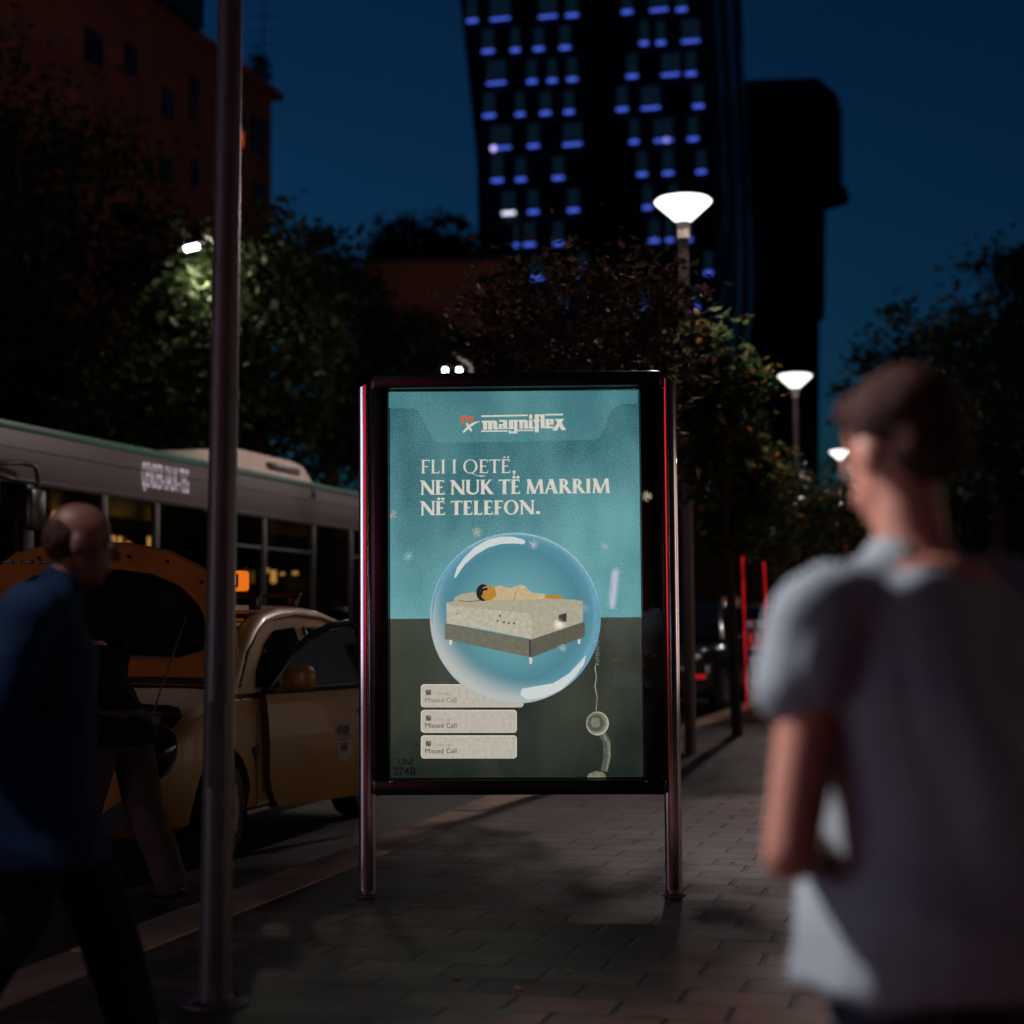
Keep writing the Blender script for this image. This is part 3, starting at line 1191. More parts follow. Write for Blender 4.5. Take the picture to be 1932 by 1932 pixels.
a = Art()
a.mat(3).poly([fb(*p) for p in ((190, 518), (1085, 690), (1085, 872), (186, 680))], 6)
a.mat(4).poly([fb(*p) for p in ((1085, 690), (1615, 505), (1638, 515), (1638, 655), (1085, 872))], 6)
a.mat(0).poly([fb(*p) for p in ((205, 305), (290, 285), (280, 255), (370, 212), (550, 186), (700, 200), (1000, 250), (1420, 268), (1560, 275), (1617, 290), (1600, 330), (1085, 440), (600, 380), (230, 335))], 7)
a.mat(1).poly([fb(*p) for p in ((205, 305), (240, 330), (600, 368), (1040, 415), (1085, 440), (1088, 682), (900, 640), (600, 582), (208, 518))], 8)
a.mat(2).poly([fb(*p) for p in ((1085, 440), (1110, 425), (1400, 360), (1600, 318), (1617, 292), (1617, 505), (1350, 600), (1088, 682))], 8)
a.mat(5)
a.stroke([fb(1070, 690), fb(1072, 860)], 4.5, 8.5)
a.stroke([fb(200, 524), fb(1085, 688)], .8, 8.6)
a.stroke([fb(1085, 688), fb(1615, 508)], .8, 8.6)
for x_, y_ in ((760, 440), (735, 492), (800, 505), (850, 515), (905, 518), (315, 420)):
    a.disc(*fb(x_, y_), 2.0 if x_ > 320 else 1.5, 8.6, 8)
a.stroke([fb(330, 285), fb(450, 292), (fb(560, 280))], 1.2, 8.4)
a.mat(6)
a.poly([fb(*p) for p in ((235, 688), (265, 694), (258, 740), (235, 740))], 6.5)
a.poly([fb(*p) for p in ((1562, 690), (1592, 678), (1590, 730), (1568, 732))], 6.5)
a.poly([fb(*p) for p in ((1060, 872), (1095, 872), (1090, 938), (1065, 938))], 6.5)
a.mat(7).poly([fb(*p) for p in ((1368, 432), (1448, 410), (1448, 500), (1362, 500))], 9)
a.done('bed_print', [PM['mat_top'], PM['mat_left'], PM['mat_right'], PM['base_l'], PM['base_r'], PM['seam'], PM['cream'], PM['patch']], poster)
a = Art()
a.mat(0).poly([fb(*p) for p in ((625, 275), (690, 240), (690, 175), (715, 135), (760, 126), (830, 148), (880, 152), (930, 130), (980, 118), (1020, 128), (1045, 165), (1090, 200), (1230, 215), (1240, 262), (1130, 270), (900, 270))], 10)
a.mat(1).poly([fb(*p) for p in ((1230, 222), (1380, 222), (1415, 250), (1405, 264), (1220, 262))], 10.3)
a.disc(*fb(640, 205), 15, 10.6, 24, 14)
a.stroke([fb(600, 240), fb(660, 262), fb(700, 240)], 5, 10.5)
a.mat(2).disc(*fb(585, 200), 13, 10.4, 24, 16)
a.stroke([fb(560, 230), fb(580, 170), fb(630, 162)], 5, 10.9)
a.stroke([fb(930, 180), fb(915, 230), fb(910, 268)], .7, 10.9)
a.done('sleeper_print', [PM['pyjama'], PM['skinp'], PM['hairp']], poster)

# flat text from Blender's built-in face
def flat_text(txt, x0, x1, ybase, off, lay, name, mat, parent, plane=None, hscale=None, space=1.0):
    c = bpy.data.curves.new('lettering', 'FONT')
    c.body = txt
    c.size = 1
    c.offset = off
    c.space_character = space
    c.resolution_u = 3
    o = bpy.data.objects.new('temporary', c)
    COL.objects.link(o)
    bpy.context.view_layer.update()
    dg = bpy.context.evaluated_depsgraph_get()
    me = bpy.data.meshes.new_from_object(o.evaluated_get(dg))
    bpy.data.objects.remove(o)
    xs = [v.co.x for v in me.vertices]
    lo, hi = min(xs), max(xs)
    s_ = (x1 - x0) / (hi - lo)
    sy = s_ if hscale is None else hscale
    for v in me.vertices:
        X, Y = x0 + (v.co.x - lo) * s_, v.co.y * sy
        v.co = kp(X, ybase - Y, lay * LAYER) if plane is None else plane(X, ybase + Y)
    me.materials.append(mat)
    me.name = name
    ob = bpy.data.objects.new(name, me)
    COL.objects.link(ob)
    ob.parent = parent
    return ob


for k, (y0, y1, tb, sub, tm) in enumerate(((990, 1118, 1091, '1 min ago', 'txt2'), (1133, 1260, 1232, '2 mins ago', 'txt'), (1275, 1403, 1374, '5 mins ago', 'txt'))):
    x0, yy0 = fix2(414, y0)
    x1, yy1 = fix2(948 if k else 985, y1)
    a = Art()
    a.mat(0).rrect(x0, yy0, x1, yy1, 6, 1.0)
    a.mat(1).rrect(x0 + 1.2, yy0 + 1.4, x1 - 1.2, yy1 - .6, 5, 1.4)
    ix, iy = fix2(440, y0 + 30)
    a.mat(2).rrect(ix, iy, ix + 10.5, iy + 10.5, 2.2, 1.8)
    a.mat(3).stroke([(ix + 2.2, iy + 2.4), (ix + 3.6, iy + 6), (ix + 8.2, iy + 8.2)], [2.4, 1.3, 2.4], 2.2)
    card = a.done('message_card', [PM['cardedge'], PM['card'], PM['icon'], PM['txt']], poster)
    flat_text('Missed Call', *(fix2(438, 0)[0], fix2(612, 0)[0]), fix2(0, tb)[1], .0, 2.2, 'message_lettering', PM[tm], poster)
    flat_text(sub, fix2(484, 0)[0], fix2(586, 0)[0], fix2(0, y0 + 58)[1], .0, 2.2, 'time_lettering', PM['faint'], poster)
# bubble veil where the first card runs into it
a = Art()
a.mat(0)
flat_text('UNI', fix2(286, 0)[0], fix2(368, 0)[0], fix2(0, 1438)[1], .012, 4, 'number_lettering', PM['plate'], poster)
flat_text('274B', fix2(258, 0)[0], fix2(386, 0)[0], fix2(0, 1495)[1], .016, 4, 'number_lettering', PM['plate'], poster)
# telephone handset hanging on its cord
a = Art()
pts = []
for k in range(26):
    x_, y_ = 1392 + (14 if k % 2 else -4) + 3 * math.sin(k), 745 + k * 5.4
    pts.append(fix2(x_, y_))
a.mat(0).stroke(pts, 1.3, 4)
a.stroke([fix2(*p) for p in ((1388, 880), (1384, 900), (1392, 950), (1384, 1000), (1396, 1060), (1390, 1136))], [1.6, 2.2, 1.4, 2.2, 1.4, 1.4], 4.4)
a.mat(2).stroke([fix2(*p) for p in ((1420, 1255), (1450, 1310), (1452, 1390), (1435, 1475))], [14, 15, 14, 13], 5)
a.mat(1).stroke([fix2(*p) for p in ((1428, 1265), (1460, 1320), (1464, 1390), (1448, 1470))], [4, 5, 5, 3], 5.5)
a.mat(3).disc(*fix2(1398, 1208), 21.5, 6, 32, 22.5)
a.mat(1).disc(*fix2(1394, 1206), 19, 6.5, 32, 20)
a.mat(2).disc(*fix2(1390, 1206), 15, 7, 32, 16)
a.mat(1).disc(*fix2(1388, 1202), 9, 7.5, 24, 10)
a.mat(1).poly([fix2(*p) for p in ((1340, 1508), (1348, 1488), (1385, 1474), (1425, 1478), (1440, 1492), (1445, 1508))], 6)
a.done('handset_print', [PM['cord'], PM['hs'], PM['hs2'], PM['hs3']], poster)

# ------------------------------------------------------------------ vehicles
def wheel(parent, x, y, r, wd, side, spokes=True):
    t_ = MB()
    prof = [(r * .66, -wd / 2), (r * .93, -wd / 2), (r, -wd * .3), (r, wd * .3), (r * .93, wd / 2), (r * .66, wd / 2)]
    n = 32
    rings = [[Vector((x + q, y + p * math.cos(2 * math.pi * k / n), r + p * math.sin(2 * math.pi * k / n))) for k in range(n)] for p, q in prof]
    t_.loft(rings)
    w = t_.build('wheel', M['rubber'], parent, 40)
    m_ = MB()
    xo = x + side * wd * .42
    prof = [(r * .67, 0), (r * .62, .02), (r * .50, .012), (r * .2, .02), (.002, .022)]
    rings = [[Vector((xo + side * q, y + p * math.cos(2 * math.pi * k / n), r + p * math.sin(2 * math.pi * k / n))) for k in range(n)] for p, q in prof]
    m_.loft(rings)
    for k in range(7):
        a_ = 2 * math.pi * k / 7
        m_.box((xo + side * .02, y + r * .36 * math.cos(a_), r + r * .36 * math.sin(a_)), (.02, .05, r * .5), Matrix.Rotation(math.pi / 2 - a_, 3, 'X') @ Matrix.Rotation(math.pi / 2, 3, 'X'))
    m_.build('rim', M['cargrey'], w, 30)
    return w


def cut(o, cutters, name, mats, parent):
    cs = []
    for c in cutters:
        b = o.modifiers.new('b', 'BOOLEAN')
        b.operation = 'DIFFERENCE'
        b.solver = 'EXACT'
        b.object = c
        cs.append(c)
    bpy.context.view_layer.update()
    n = evaluated(o, name, mats, parent)
    for c in cs:
        me = c.data
        bpy.data.objects.remove(c)
        bpy.data.meshes.remove(me)
    n.data.set_sharp_from_angle(angle=math.radians(38))
    return n


def car(name, label, origin, rz, paint, st, arch, wr=.30, wy=(0, 2.3), hood_open=False, door_open=False, lit=None, group=None, belt=.93, rackrails=False):
    """st: stations (y, halfwidth, zbottom, ztop); arch: greenhouse side outline (y, z). Nose at -y."""
    t = thing(name, label, 'taxi' if hood_open else 'car', origin, rz, group)
    mb = MB()
    rings = []
    for y, w, zb, zt in st:
        h = zt - zb
        half = [(w * .80, zb), (w * .96, zb + h * .10), (w, zb + h * .30), (w * 1.0, zb + h * .55), (w * .985, zb + h * .78), (w * .95, zb + h * .93), (w * .86, zt), (w * .5, zt + .015)]
        ring = [Vector((x_, y, z_)) for x_, z_ in half] + [Vector((-x_, y, z_)) for x_, z_ in half[::-1]]
        rings.append(ring)
    mb.loft(rings)
    body0 = mb.build('temporary', [], None, smooth=0)
    body0.location = (0, 0, 0)
    cutters = []
    wmax = max(s_[1] for s_ in st)
    for y in wy:
        for sx in (-1, 1):
            c = MB()
            c.cyl((sx * (wmax - .24), y, wr + .01), (sx * (wmax + .2), y, wr + .01), wr + .055, n=36)
            cutters.append(c.build('temporary', [], None, smooth=0))
    if hood_open:
        c = MB()
        c.box((0, -.14, .98), (1.42, .80, .62))
        cutters.append(c.build('temporary', [], None, smooth=0))
    body = cut(body0, cutters, 'body', paint, t)
    # greenhouse
    gx = lambda z: wmax * .955 - max(0, z - belt) * .30
    g = MB()
    n = len(arch)
    for sx in (-1, 1):
        pts = [Vector((sx * gx(z), y, z)) for y, z in arch]
        g.add(pts, [tuple(range(n))])
    rows = []
    for y, z in arch:
        x_ = gx(z)
        rows.append([Vector((x_, y, z)), Vector((x_ - .02, y, z + .028)), Vector((x_ - .07, y, z + .045)), Vector((0, y, z + .06)), Vector((-x_ + .07, y, z + .045)), Vector((-x_ + .02, y, z + .028)), Vector((-x_, y, z))])
    g.loft(rows, cap=False, closed=False)
    g.build('cabin_shell', paint, t, 45)
    # windscreen and rear screen
    na = max(range(n), key=lambda i: arch[i][1] - .0001 * i)
    ws = MB()
    front = [p for p in arch if p[0] <= arch[na][0] and p[1] < arch[na][1] - .02][:]
    rw = []
    for y, z in front:
        x_ = gx(z) - .10
        rw.append([Vector((x_, y - .006, z + .058)), Vector((0, y - .010, z + .070)), Vector((-x_, y - .006, z + .058))])
    if len(rw) > 1:
        ws.loft(rw, cap=False, closed=False)
        ws.build('windscreen', M['dglass'], t, 60)
    return t, gx, wmax


def flat_on_side(gx, sx, pts, off):
    return [Vector((sx * (gx(z) + off), y, z)) for y, z in pts]


TX = None
wheel_pt = ground(425, 1618, ROAD_Z)
wheel_pt = at(425, 1618, 9.2)
# front axle middle: the near front wheel touches the road at about (425,1618)
w0 = ground(422, 1626, ROAD_Z)
torig = Vector((w0.x, w0.y, ROAD_Z)) - R * .80
st = [(-.74, .40, .30, .60), (-.70, .56, .24, .70), (-.60, .69, .20, .79), (-.42, .77, .18, .86), (-.15, .80, .18, .92), (.25, .815, .18, .97), (.7, .82, .18, .96), (1.5, .82, .18, .96), (2.35, .815, .18, .97), (2.72, .79, .2, .96), (2.88, .70, .24, .92), (2.96, .5, .3, .84)]
archT = [(.22, .95), (.45, 1.13), (.72, 1.30), (.95, 1.395), (1.25, 1.435), (1.6, 1.44), (1.95, 1.415), (2.3, 1.35), (2.58, 1.23), (2.78, 1.05), (2.86, .94)]
TAXI, gx, wm = car('taxi', 'yellow taxi parked at the kerb with its bonnet raised and one door ajar', torig, RZ, M['taxi'], st, archT, .295, (0, 2.38), True, True)
for sx in (-1, 1):
    for y in (0, 2.38):
        wheel(TAXI, sx * .715, y, .295, .19, sx)
# side windows
for sx in (-1, 1):
    f_ = MB()
    f_.add(flat_on_side(gx, sx, [(.52, .985), (.60, 1.09), (.82, 1.245), (1.02, 1.325), (1.38, 1.345), (1.46, .985)], .006), [(0, 1, 2, 3, 4, 5)])
    f_.build('front_side_window', M['dglass'], TAXI, 0)
    f_ = MB()
    f_.add(flat_on_side(gx, sx, [(1.56, .985), (1.54, 1.345), (1.80, 1.335), (2.10, 1.27), (2.33, 1.17), (2.44, 1.05), (2.42, .985)], .006), [(0, 1, 2, 3, 4, 5, 6)])
    f_.build('rear_side_window', M['dglass'], TAXI, 0)
    f_ = MB()
    f_.tube(flat_on_side(gx, sx, [(1.56, .985), (1.54, 1.345), (1.80, 1.338), (2.10, 1.274), (2.33, 1.174), (2.45, 1.05), (2.42, .985), (1.56, .985)], .010), .009, 6)
    f_.build('window_trim', M['chrome'], TAXI)
    f_ = MB()
    f_.tube(flat_on_side(gx, sx, [(.30, 1.0), (.55, 1.195), (.82, 1.335), (1.05, 1.40), (1.45, 1.432), (1.9, 1.412), (2.2, 1.365)], .004), .012, 6)
    f_.build('roof_moulding', M['taxi'], TAXI)
# raised bonnet: rim with a recessed dark lining
HW = [(-.66, 0), (-.735, .10), (-.75, .30), (-.72, .52), (-.63, .70), (-.46, .82), (-.24, .875), (0, .89), (.24, .875), (.46, .82), (.63, .70), (.72, .52), (.75, .30), (.735, .10), (.66, 0)]
HI = [(-.40, .13), (-.55, .17), (-.61, .30), (-.585, .47), (-.50, .60), (-.36, .685), (-.18, .72), (0, .73), (.18, .72), (.36, .685), (.50, .60), (.585, .47), (.61, .30), (.55, .17), (.40, .13)]
ang = math.radians(66)
hinge = Vector((0, .24, 1.04))
U = Vector((0, -math.cos(ang), math.sin(ang)))      # up along the raised panel
Nn = Vector((0, -math.sin(ang), -math.cos(ang)))    # underside, facing the nose


def hp(x, v, d):
    return hinge + Vector((x * 1.10 - .03, 0, 0)) + U * v + Nn * (d - .05 * (x / .75) ** 2)


h = MB()
n = len(HW)
outer_b = [hp(x, v, -.02) for x, v in HW]
outer_f = [hp(x, v, .015) for x, v in HW]
inner_f = [hp(x, v, .015) for x, v in HI]
inner_d = [hp(x, v, -.012) for x, v in HI]
h.add(outer_b + outer_f + inner_f + inner_d, [])
o_ = 0
fs = []
for j in range(n):
    k = (j + 1) % n
    fs += [(j, k, n + k, n + j), (n + j, n + k, 2 * n + k, 2 * n + j), (2 * n + j, 2 * n + k, 3 * n + k, 3 * n + j)]
fs += [tuple(range(n)), tuple(3 * n + j for j in range(n))]
h = MB()
h.add(outer_b + outer_f + inner_f + inner_d, fs)
hood = h.build('bonnet', M['hoodpaint'], TAXI, 30)
l_ = MB()
l_.add([hp(x * .985, .13 + (v - .13) * .985 + .004, -.006) for x, v in HI], [tuple(range(n))])
l_.build('bonnet_lining', M['black'], hood, 0)
for x, v in ((-.3, .80), (-.12, .81), (.06, .81), (.24, .80), (.62, .62), (.66, .42), (.69, .22), (.55, .06), (.45, .76)):
    l_ = MB()
    l_.cyl(hp(x, v, .012), hp(x, v, .019), .013, n=10)
    l_.build('bonnet_stud', M['black'], hood)
for x in (-.5, -.38, -.26):
    l_ = MB()
    l_.bbox(hp(x, .775, .016), (.085, .016, .02), .004)
    l_.build('bonnet_slot', M['black'], hood)
s_ = MB()
s_.cyl((.52, -.35, .86), hp(.50, .42, 0), .006, n=8)
s_.build('bonnet_prop', M['pole'], TAXI)
# engine bay
e = MB()
random.seed(8)
e.bbox((0, -.15, .70), (.62, .5, .22), .03)
e.bbox((.1, -.2, .84), (.42, .26, .07), .02)
e.bbox((.48, -.22, .76), (.20, .26, .2), .015)
e.bbox((-.46, -.1, .76), (.22, .30, .22), .02)
e.tube([(.25, -.4, .84), (.4, -.3, .90), (.5, -.1, .88), (.45, .1, .86)], .022, 8)
e.tube([(-.2, -.42, .82), (-.1, -.3, .90), (-.25, -.05, .88)], .028, 8)
e.cyl((-.3, .05, .8), (-.3, .05, .9), .06, n=14)
e.build('engine', M['darkplastic'], TAXI)
# front: headlights, intakes, bumper line
for sx in (-1, 1):
    f_ = MB()
    rot = Matrix.Rotation(sx * -.62, 3, 'Z') @ Matrix.Rotation(-.35, 3, 'X')
    f_.ell((sx * .635, -.560, .665), (.150, .125, .165), rot, 28, 18)
    hl = f_.build('headlight', M['dglass'], TAXI)
    f_ = MB()
    f_.ell((sx * .60, -.690, .655), (.035, .02, .035))
    f_.ell((sx * .68, -.665, .66), (.025, .018, .025))
    f_.build('reflector', M['chrome'], hl)
    f_ = MB()
    f_.prism([(sx * .30, -.80, .25), (sx * .60, -.80, .26), (sx * .66, -.80, .44), (sx * .56, -.80, .42)], (0, .24, 0))
    f_.build('bumper_intake', M['rubber'], TAXI, 0)
f_ = MB()
f_.bbox((0, -.70, .36), (.50, .12, .15), .02)
f_.build('grille', M['black'], TAXI)
# door ajar
dphi = math.radians(17)
DH = Vector((wm + .012, .50, 0))
Dd = Vector((math.sin(dphi), math.cos(dphi), 0))
Dn = Vector((math.cos(dphi), -math.sin(dphi), 0))


def dp(u, z, off=0.0):
    bulge = .03 * math.sin(max(0, min(1, (z - .22) / .72)) * math.pi)
    return DH + Dd * (u * 1.10) + Dn * (off + bulge - max(0, z - .93) * .28) + Vector((0, 0, z))


DO = [(.02, .92), (.0, .60), (.06, .34), (.16, .25), (.98, .25), (1.04, .40), (1.05, .70), (1.03, .95)]
dm = MB()
nu, nz_ = 10, 12
rowf, rowb = [], []
for j in range(nz_ + 1):
    z = .25 + (.95 - .25) * j / nz_
    x0 = .02 if z > .5 else .02 + (.5 - z) ** 2 * 1.6
    rowf.append([dp(x0 + (1.04 - x0) * i / nu, z) for i in range(nu + 1)])
    rowb.append([dp(x0 + (1.04 - x0) * i / nu, z, -.055) for i in range(nu + 1)])
dm.loft([f_ + b_[::-1] for f_, b_ in zip(rowf, rowb)])
door = dm.build('door', M['taxi'], TAXI, 50)
fr = MB()
FRM = [(.03, .955), (.14, 1.04), (.30, 1.16), (.50, 1.27), (.72, 1.345), (.92, 1.37), (1.00, 1.33), (1.03, 1.15), (1.05, .955)]
fr.tube([dp(u, z, -.02) for u, z in FRM], .026, 8)
fr.tube([dp(.01, .952, -.005), dp(.5, .955, .004), dp(1.05, .96, -.005)], .019, 8)
fr.build('door_window_frame', M['black'], door)
M['dpane'] = glassmat('door_pane', (.5, .55, .55))
gl = MB()
gl.add([dp(u, z, -.02) for u, z in FRM], [tuple(range(len(FRM)))])
gl.build('door_pane', M['dpane'], door, 0, fix=False)
mi = MB()
rotd = Matrix.Rotation(-dphi, 3, 'Z')
mi.bbox(dp(.20, 1.035, .125), (.215, .115, .150), .052, 4, rotd)
mi.tube([dp(.10, .955, 0), dp(.13, .98, .06), dp(.16, 1.0, .09)], .022, 8)
mi.build('door_mirror', M['taxi'], door)
ha = MB()
ha.tube([dp(.84, .80, .015), dp(.86, .805, .035), dp(.96, .805, .035), dp(.98, .80, .015)], .014, 8)
ha.build('handle', M['chrome'], door)
sk = MB()
SKP = [(.60, .735), (.755, .75), (.757, .54), (.74, .505), (.69, .475), (.63, .50), (.612, .54)]
sk.add([dp(u, z, .004) for u, z in SKP], [tuple(range(len(SKP)))])
stick = sk.build('shield_sticker', M['sticker'], door, 0, fix=False)
sk = MB()
M['stickink'] = pmat('sticker_ink', (.03, .035, .05), .6)
M['stickred'] = pmat('sticker_red', (.28, .03, .03), .6)
for u in (.63, .66, .69, .72):
    sk.mat(0).add([dp(u - .010, .66, .006), dp(u + .008, .66, .006), dp(u + .012, .715, .006), dp(u - .004, .71, .006)], [(0, 1, 2, 3)])
for k, z in enumerate((.645, .625)):
    sk.mat(0).add([dp(.63, z - .004, .006), dp(.74, z - .003, .006), dp(.74, z + .004, .006), dp(.63, z + .003, .006)], [(0, 1, 2, 3)])
for u in (.655, .68, .705):
    sk.mat(1).add([dp(u - .008, .55, .006), dp(u + .008, .55, .006), dp(u + .008, .60, .006), dp(u - .008, .60, .006)], [(0, 1, 2, 3)])
sk.build('sticker_marks', [M['stickink'], M['stickred']], door, 0, fix=False)
f_ = MB()
for y_ in (.42,):
    f_.tube([(wm + .001, y_, .28), (wm + .004, y_ - .01, .5), (wm + .002, y_, .85)], .004, 6)
f_.build('panel_gap', M['black'], TAXI)
f_ = MB()
f_.bbox((wm - .008, 1.1, .235), (.05, 1.7, .07), .012)
f_.build('sill_trim', M['black'], TAXI)
f_ = MB()
f_.prism([(wm - .012, .36, .62), (wm - .012, .44, .64), (wm - .012, .45, .58), (wm - .012, .40, .55)], (.02, 0, 0))
f_.build('side_badge', M['black'], TAXI)
# roof rails, cross bars, sign
f_ = MB()
for y in (.98, 1.62):
    f_.bbox((0, y, 1.56), (1.22, .05, .03), .008)
    for sx in (-1, 1):
        f_.bbox((sx * .56, y, 1.505), (.06, .09, .10), .012)
f_.build('roof_bars', M['black'], TAXI)
sg = MB()
sg.bbox((.34, 1.0, 1.645), (.30, .12, .13), .02)
sign = sg.build('roof_sign', M['amber'], TAXI)
sg = MB()
sg.bbox((.34, .935, 1.645), (.245, .012, .085), .004)
sg.build('sign_face', M['black'], sign)
flat_text('TAXI', -.105 + .34, .105 + .34, 1.622, .04, 0, 'sign_lettering', M['amberlt'], sign, plane=lambda X, Z: Vector((X, .926, Z)))

# ---- bus
b0 = at(0, 800, 14.0)
bdir = S
borig = Vector((b0.x, b0.y, ROAD_Z)) - S * .15
rt = b0.z - ROAD_Z                       # roof edge above the road
BUS = thing('city_bus', 'long grey city bus with a green roof edge passing behind the taxi', 'bus', borig, RZ)
BL, BW = 11.6, 2.5
m_ = MB()
m_.mat(0)
# roof, fascia, lower flank, ends as one shell with a window band left open
zt, zf, zw = rt, rt - .47, 1.02
m_.bbox((-BW / 2, BL / 2, zt - .04), (BW - .04, BL - .02, .16), .06)
for x in (-.03, -BW + .03):
    m_.bbox((x, BL / 2, (zf + zt - .02) / 2), (.06, BL, zt - .02 - zf), .012)
    m_.mat(1).bbox((x, BL / 2, (zw + .28) / 2 + .005), (.065, BL, zw - .29), .02)
    m_.mat(0)
m_.mat(1).box((-BW / 2, BL / 2, .34), (BW - .14, BL - .1, .06))
m_.mat(0).bbox((-BW / 2, BL - .03, 1.2), (BW - .13, .06, 1.8), .02)
m_.mat(1).bbox((-BW / 2, .03, .66), (BW - .13, .06, .72), .02)
m_.mat(0).bbox((-BW / 2, .03, (zf + zt) / 2), (BW - .13, .06, zt - zf - .05), .02)
body = m_.build('body', [M['busgrey'], M['buslow']], BUS)
m_ = MB()
m_.bbox((-.035, BL / 2, zt + .012), (.09, BL - .1, .075), .02)
m_.build('roof_edge', M['busgreen'], BUS)
m_ = MB()
m_.bbox((.004, BL / 2, zf + .30), (.012, BL - .1, .012), .003)
m_.bbox((.006, BL / 2, zf + .03), (.016, BL - .1, .022), .004)
m_.build('fascia_seam', M['pole'], BUS)
# window bays
bays = [(.12, .62), (.66, 1.9), (1.95, 2.95), (3.0, 4.35), (4.4, 5.6), (5.65, 7.1), (7.15, 8.4), (8.45, 9.6), (9.65, 11.4)]
for i, (y0, y1) in enumerate(bays):
    for x, vis in ((-.028, 1), (-BW + .028, 0)):
        w_ = MB()
        w_.add([(x, y0 + .05, zw - .02), (x, y1 - .05, zw - .02), (x, y1 - .05, zf + .02), (x, y0 + .05, zf + .02)], [(0, 1, 2, 3)])
        w_.build('window', M['buswin'], BUS, 0, fix=False)
for i, (y0, y1) in enumerate(bays):
    for x in (-.03, -BW + .03):
        m_ = MB()
        m_.bbox((x, y0 - .005, (zw + zf) / 2 - .02), (.05, .11, zf - zw + .06), .01)
        m_.build('window_pillar', M['darkplastic'], BUS)
for y0, y1 in (bays[4], bays[5], bays[7]):
    m_ = MB()
    m_.bbox((-.018, (y0 + y1) / 2, zf - .34), (.03, y1 - y0 - .1, .035), .006)
    m_.build('vent_bar', M['pole'], BUS)
# inside: seats and warm glowing pieces seen through the panes
m_ = MB()
for k in range(9):
    for x in (-.5, -2.0):
        m_.bbox((x, 1.6 + k * 1.0, 1.15), (.8, .12, .7), .04)
        m_.bbox((x, 1.4 + k * 1.0, .85), (.8, .42, .12), .04)
m_.build('seats', M['darkplastic'], BUS)
m_ = MB()
m_.box((-BW / 2, BL / 2, zf + .1), (BW - .16, BL - .3, .03))
m_.build('ceiling_lining', M['darkplastic'], BUS)


def bus_local(px, py, xl):
    """picture point on the plane x = xl of the bus"""
    p = on_plane(px, py, borig + R * xl, R) - borig
    return Vector((xl, p.dot(S), p.z))


for px, y0, y1, w_ in ((103, 950, 1000, .05), (102, 1018, 1056, .06), (205, 1010, 1060, .03), (214, 1010, 1050, .04), (226, 1012, 1075, .05), (242, 1022, 1082, .055), (281, 1012, 1098, .04),
                    (516, 1076, 1100, .13), (533, 1080, 1106, .09), (557, 1078, 1092, .14), (580, 1096, 1122, .07), (643, 1085, 1120, .03), (505, 1072, 1080, .04)):
    p, q = bus_local(px, y0, -2.30), bus_local(px, y1, -2.30)
    lm = MB()
    lm.bbox((p + q) / 2, (.04, w_ * 1.1, abs(p.z - q.z)), .012)
    lm.build('pane_reflection', M['warm'], BUS)  # glow added for city lights mirrored in the panes
# roof unit
pa, pbn = bus_local(372, 880, -.35), bus_local(578, 900, -.35)
m_ = MB()
y0, y1 = pa.y, pbn.y
for (ya, yb, za, zb_) in ((y0, y1, zt + .03, zt + .33),):
    x0, x1 = -.22, -2.1
    pts = [(x0, ya, za), (x0, yb, za), (x0 - .12, yb - .12, zb_ - .08), (x0 - .15, yb - .55, zb_), (x0 - .15, ya + .7, zb_), (x0 - .12, ya + .3, zb_ - .1)]
    m_.prism([(x0, ya, za), (x0, yb, za), (x0 - .08, yb - .25, zb_ - .04), (x0 - .10, yb - .6, zb_), (x0 - .10, ya + .9, zb_)], (x1 - x0, 0, 0))
unit = m_.build('roof_unit', M['buswhite'], BUS, 20)
m_ = MB()
m_.bbox((-.262, y1 - .95, zt + .20), (.05, .95, .085), .012)
m_.build('vent_slot', M['black'], unit)
# line lettering on the fascia
p0, p1 = bus_local(267, 900, 0), bus_local(355, 900, 0)
hz = bus_local(310, 876, 0).z - bus_local(310, 924, 0).z
zb_ = bus_local(310, 924, 0).z
M['busletter'] = emat('bus_led_letters', lin(205, 186, 198), .85)
flat_text('QENDER-SAUK-TEG', p0.y, p1.y, zb_, .0, 0, 'line_lettering', M['busletter'], BUS, plane=lambda X, Z: Vector((.006, X, Z)), hscale=hz / .72, space=1.12)
# mirror on its arm
pm = bus_local(88, 945, .12)
m_ = MB()
top = bus_local(20, 872, .10)
m_.tube([bus_local(-40, 900, .0), bus_local(-20, 875, .06), bus_local(40, 872, .12), bus_local(68, 880, .14), bus_local(72, 905, .14), bus_local(66, 950, .14)], .022, 8)
m_.tube([bus_local(-30, 885, .06), bus_local(20, 905, .12), bus_local(70, 912, .14)], .015, 8)
m_.bbox(bus_local(66, 962, .16), (.10, .24, .36), .04)
m_.build('wing_mirror', M['black'], BUS)
m_ = MB()
m_.ell(bus_local(592, 930, .004), (.02, .05, .07))
m_.build('fascia_marker', M['black'], BUS)
for y in (2.5, 8.6):
    wheel(BUS, -.20, y, .48, .28, 1)
    wheel(BUS, -BW + .20, y, .48, .28, -1)

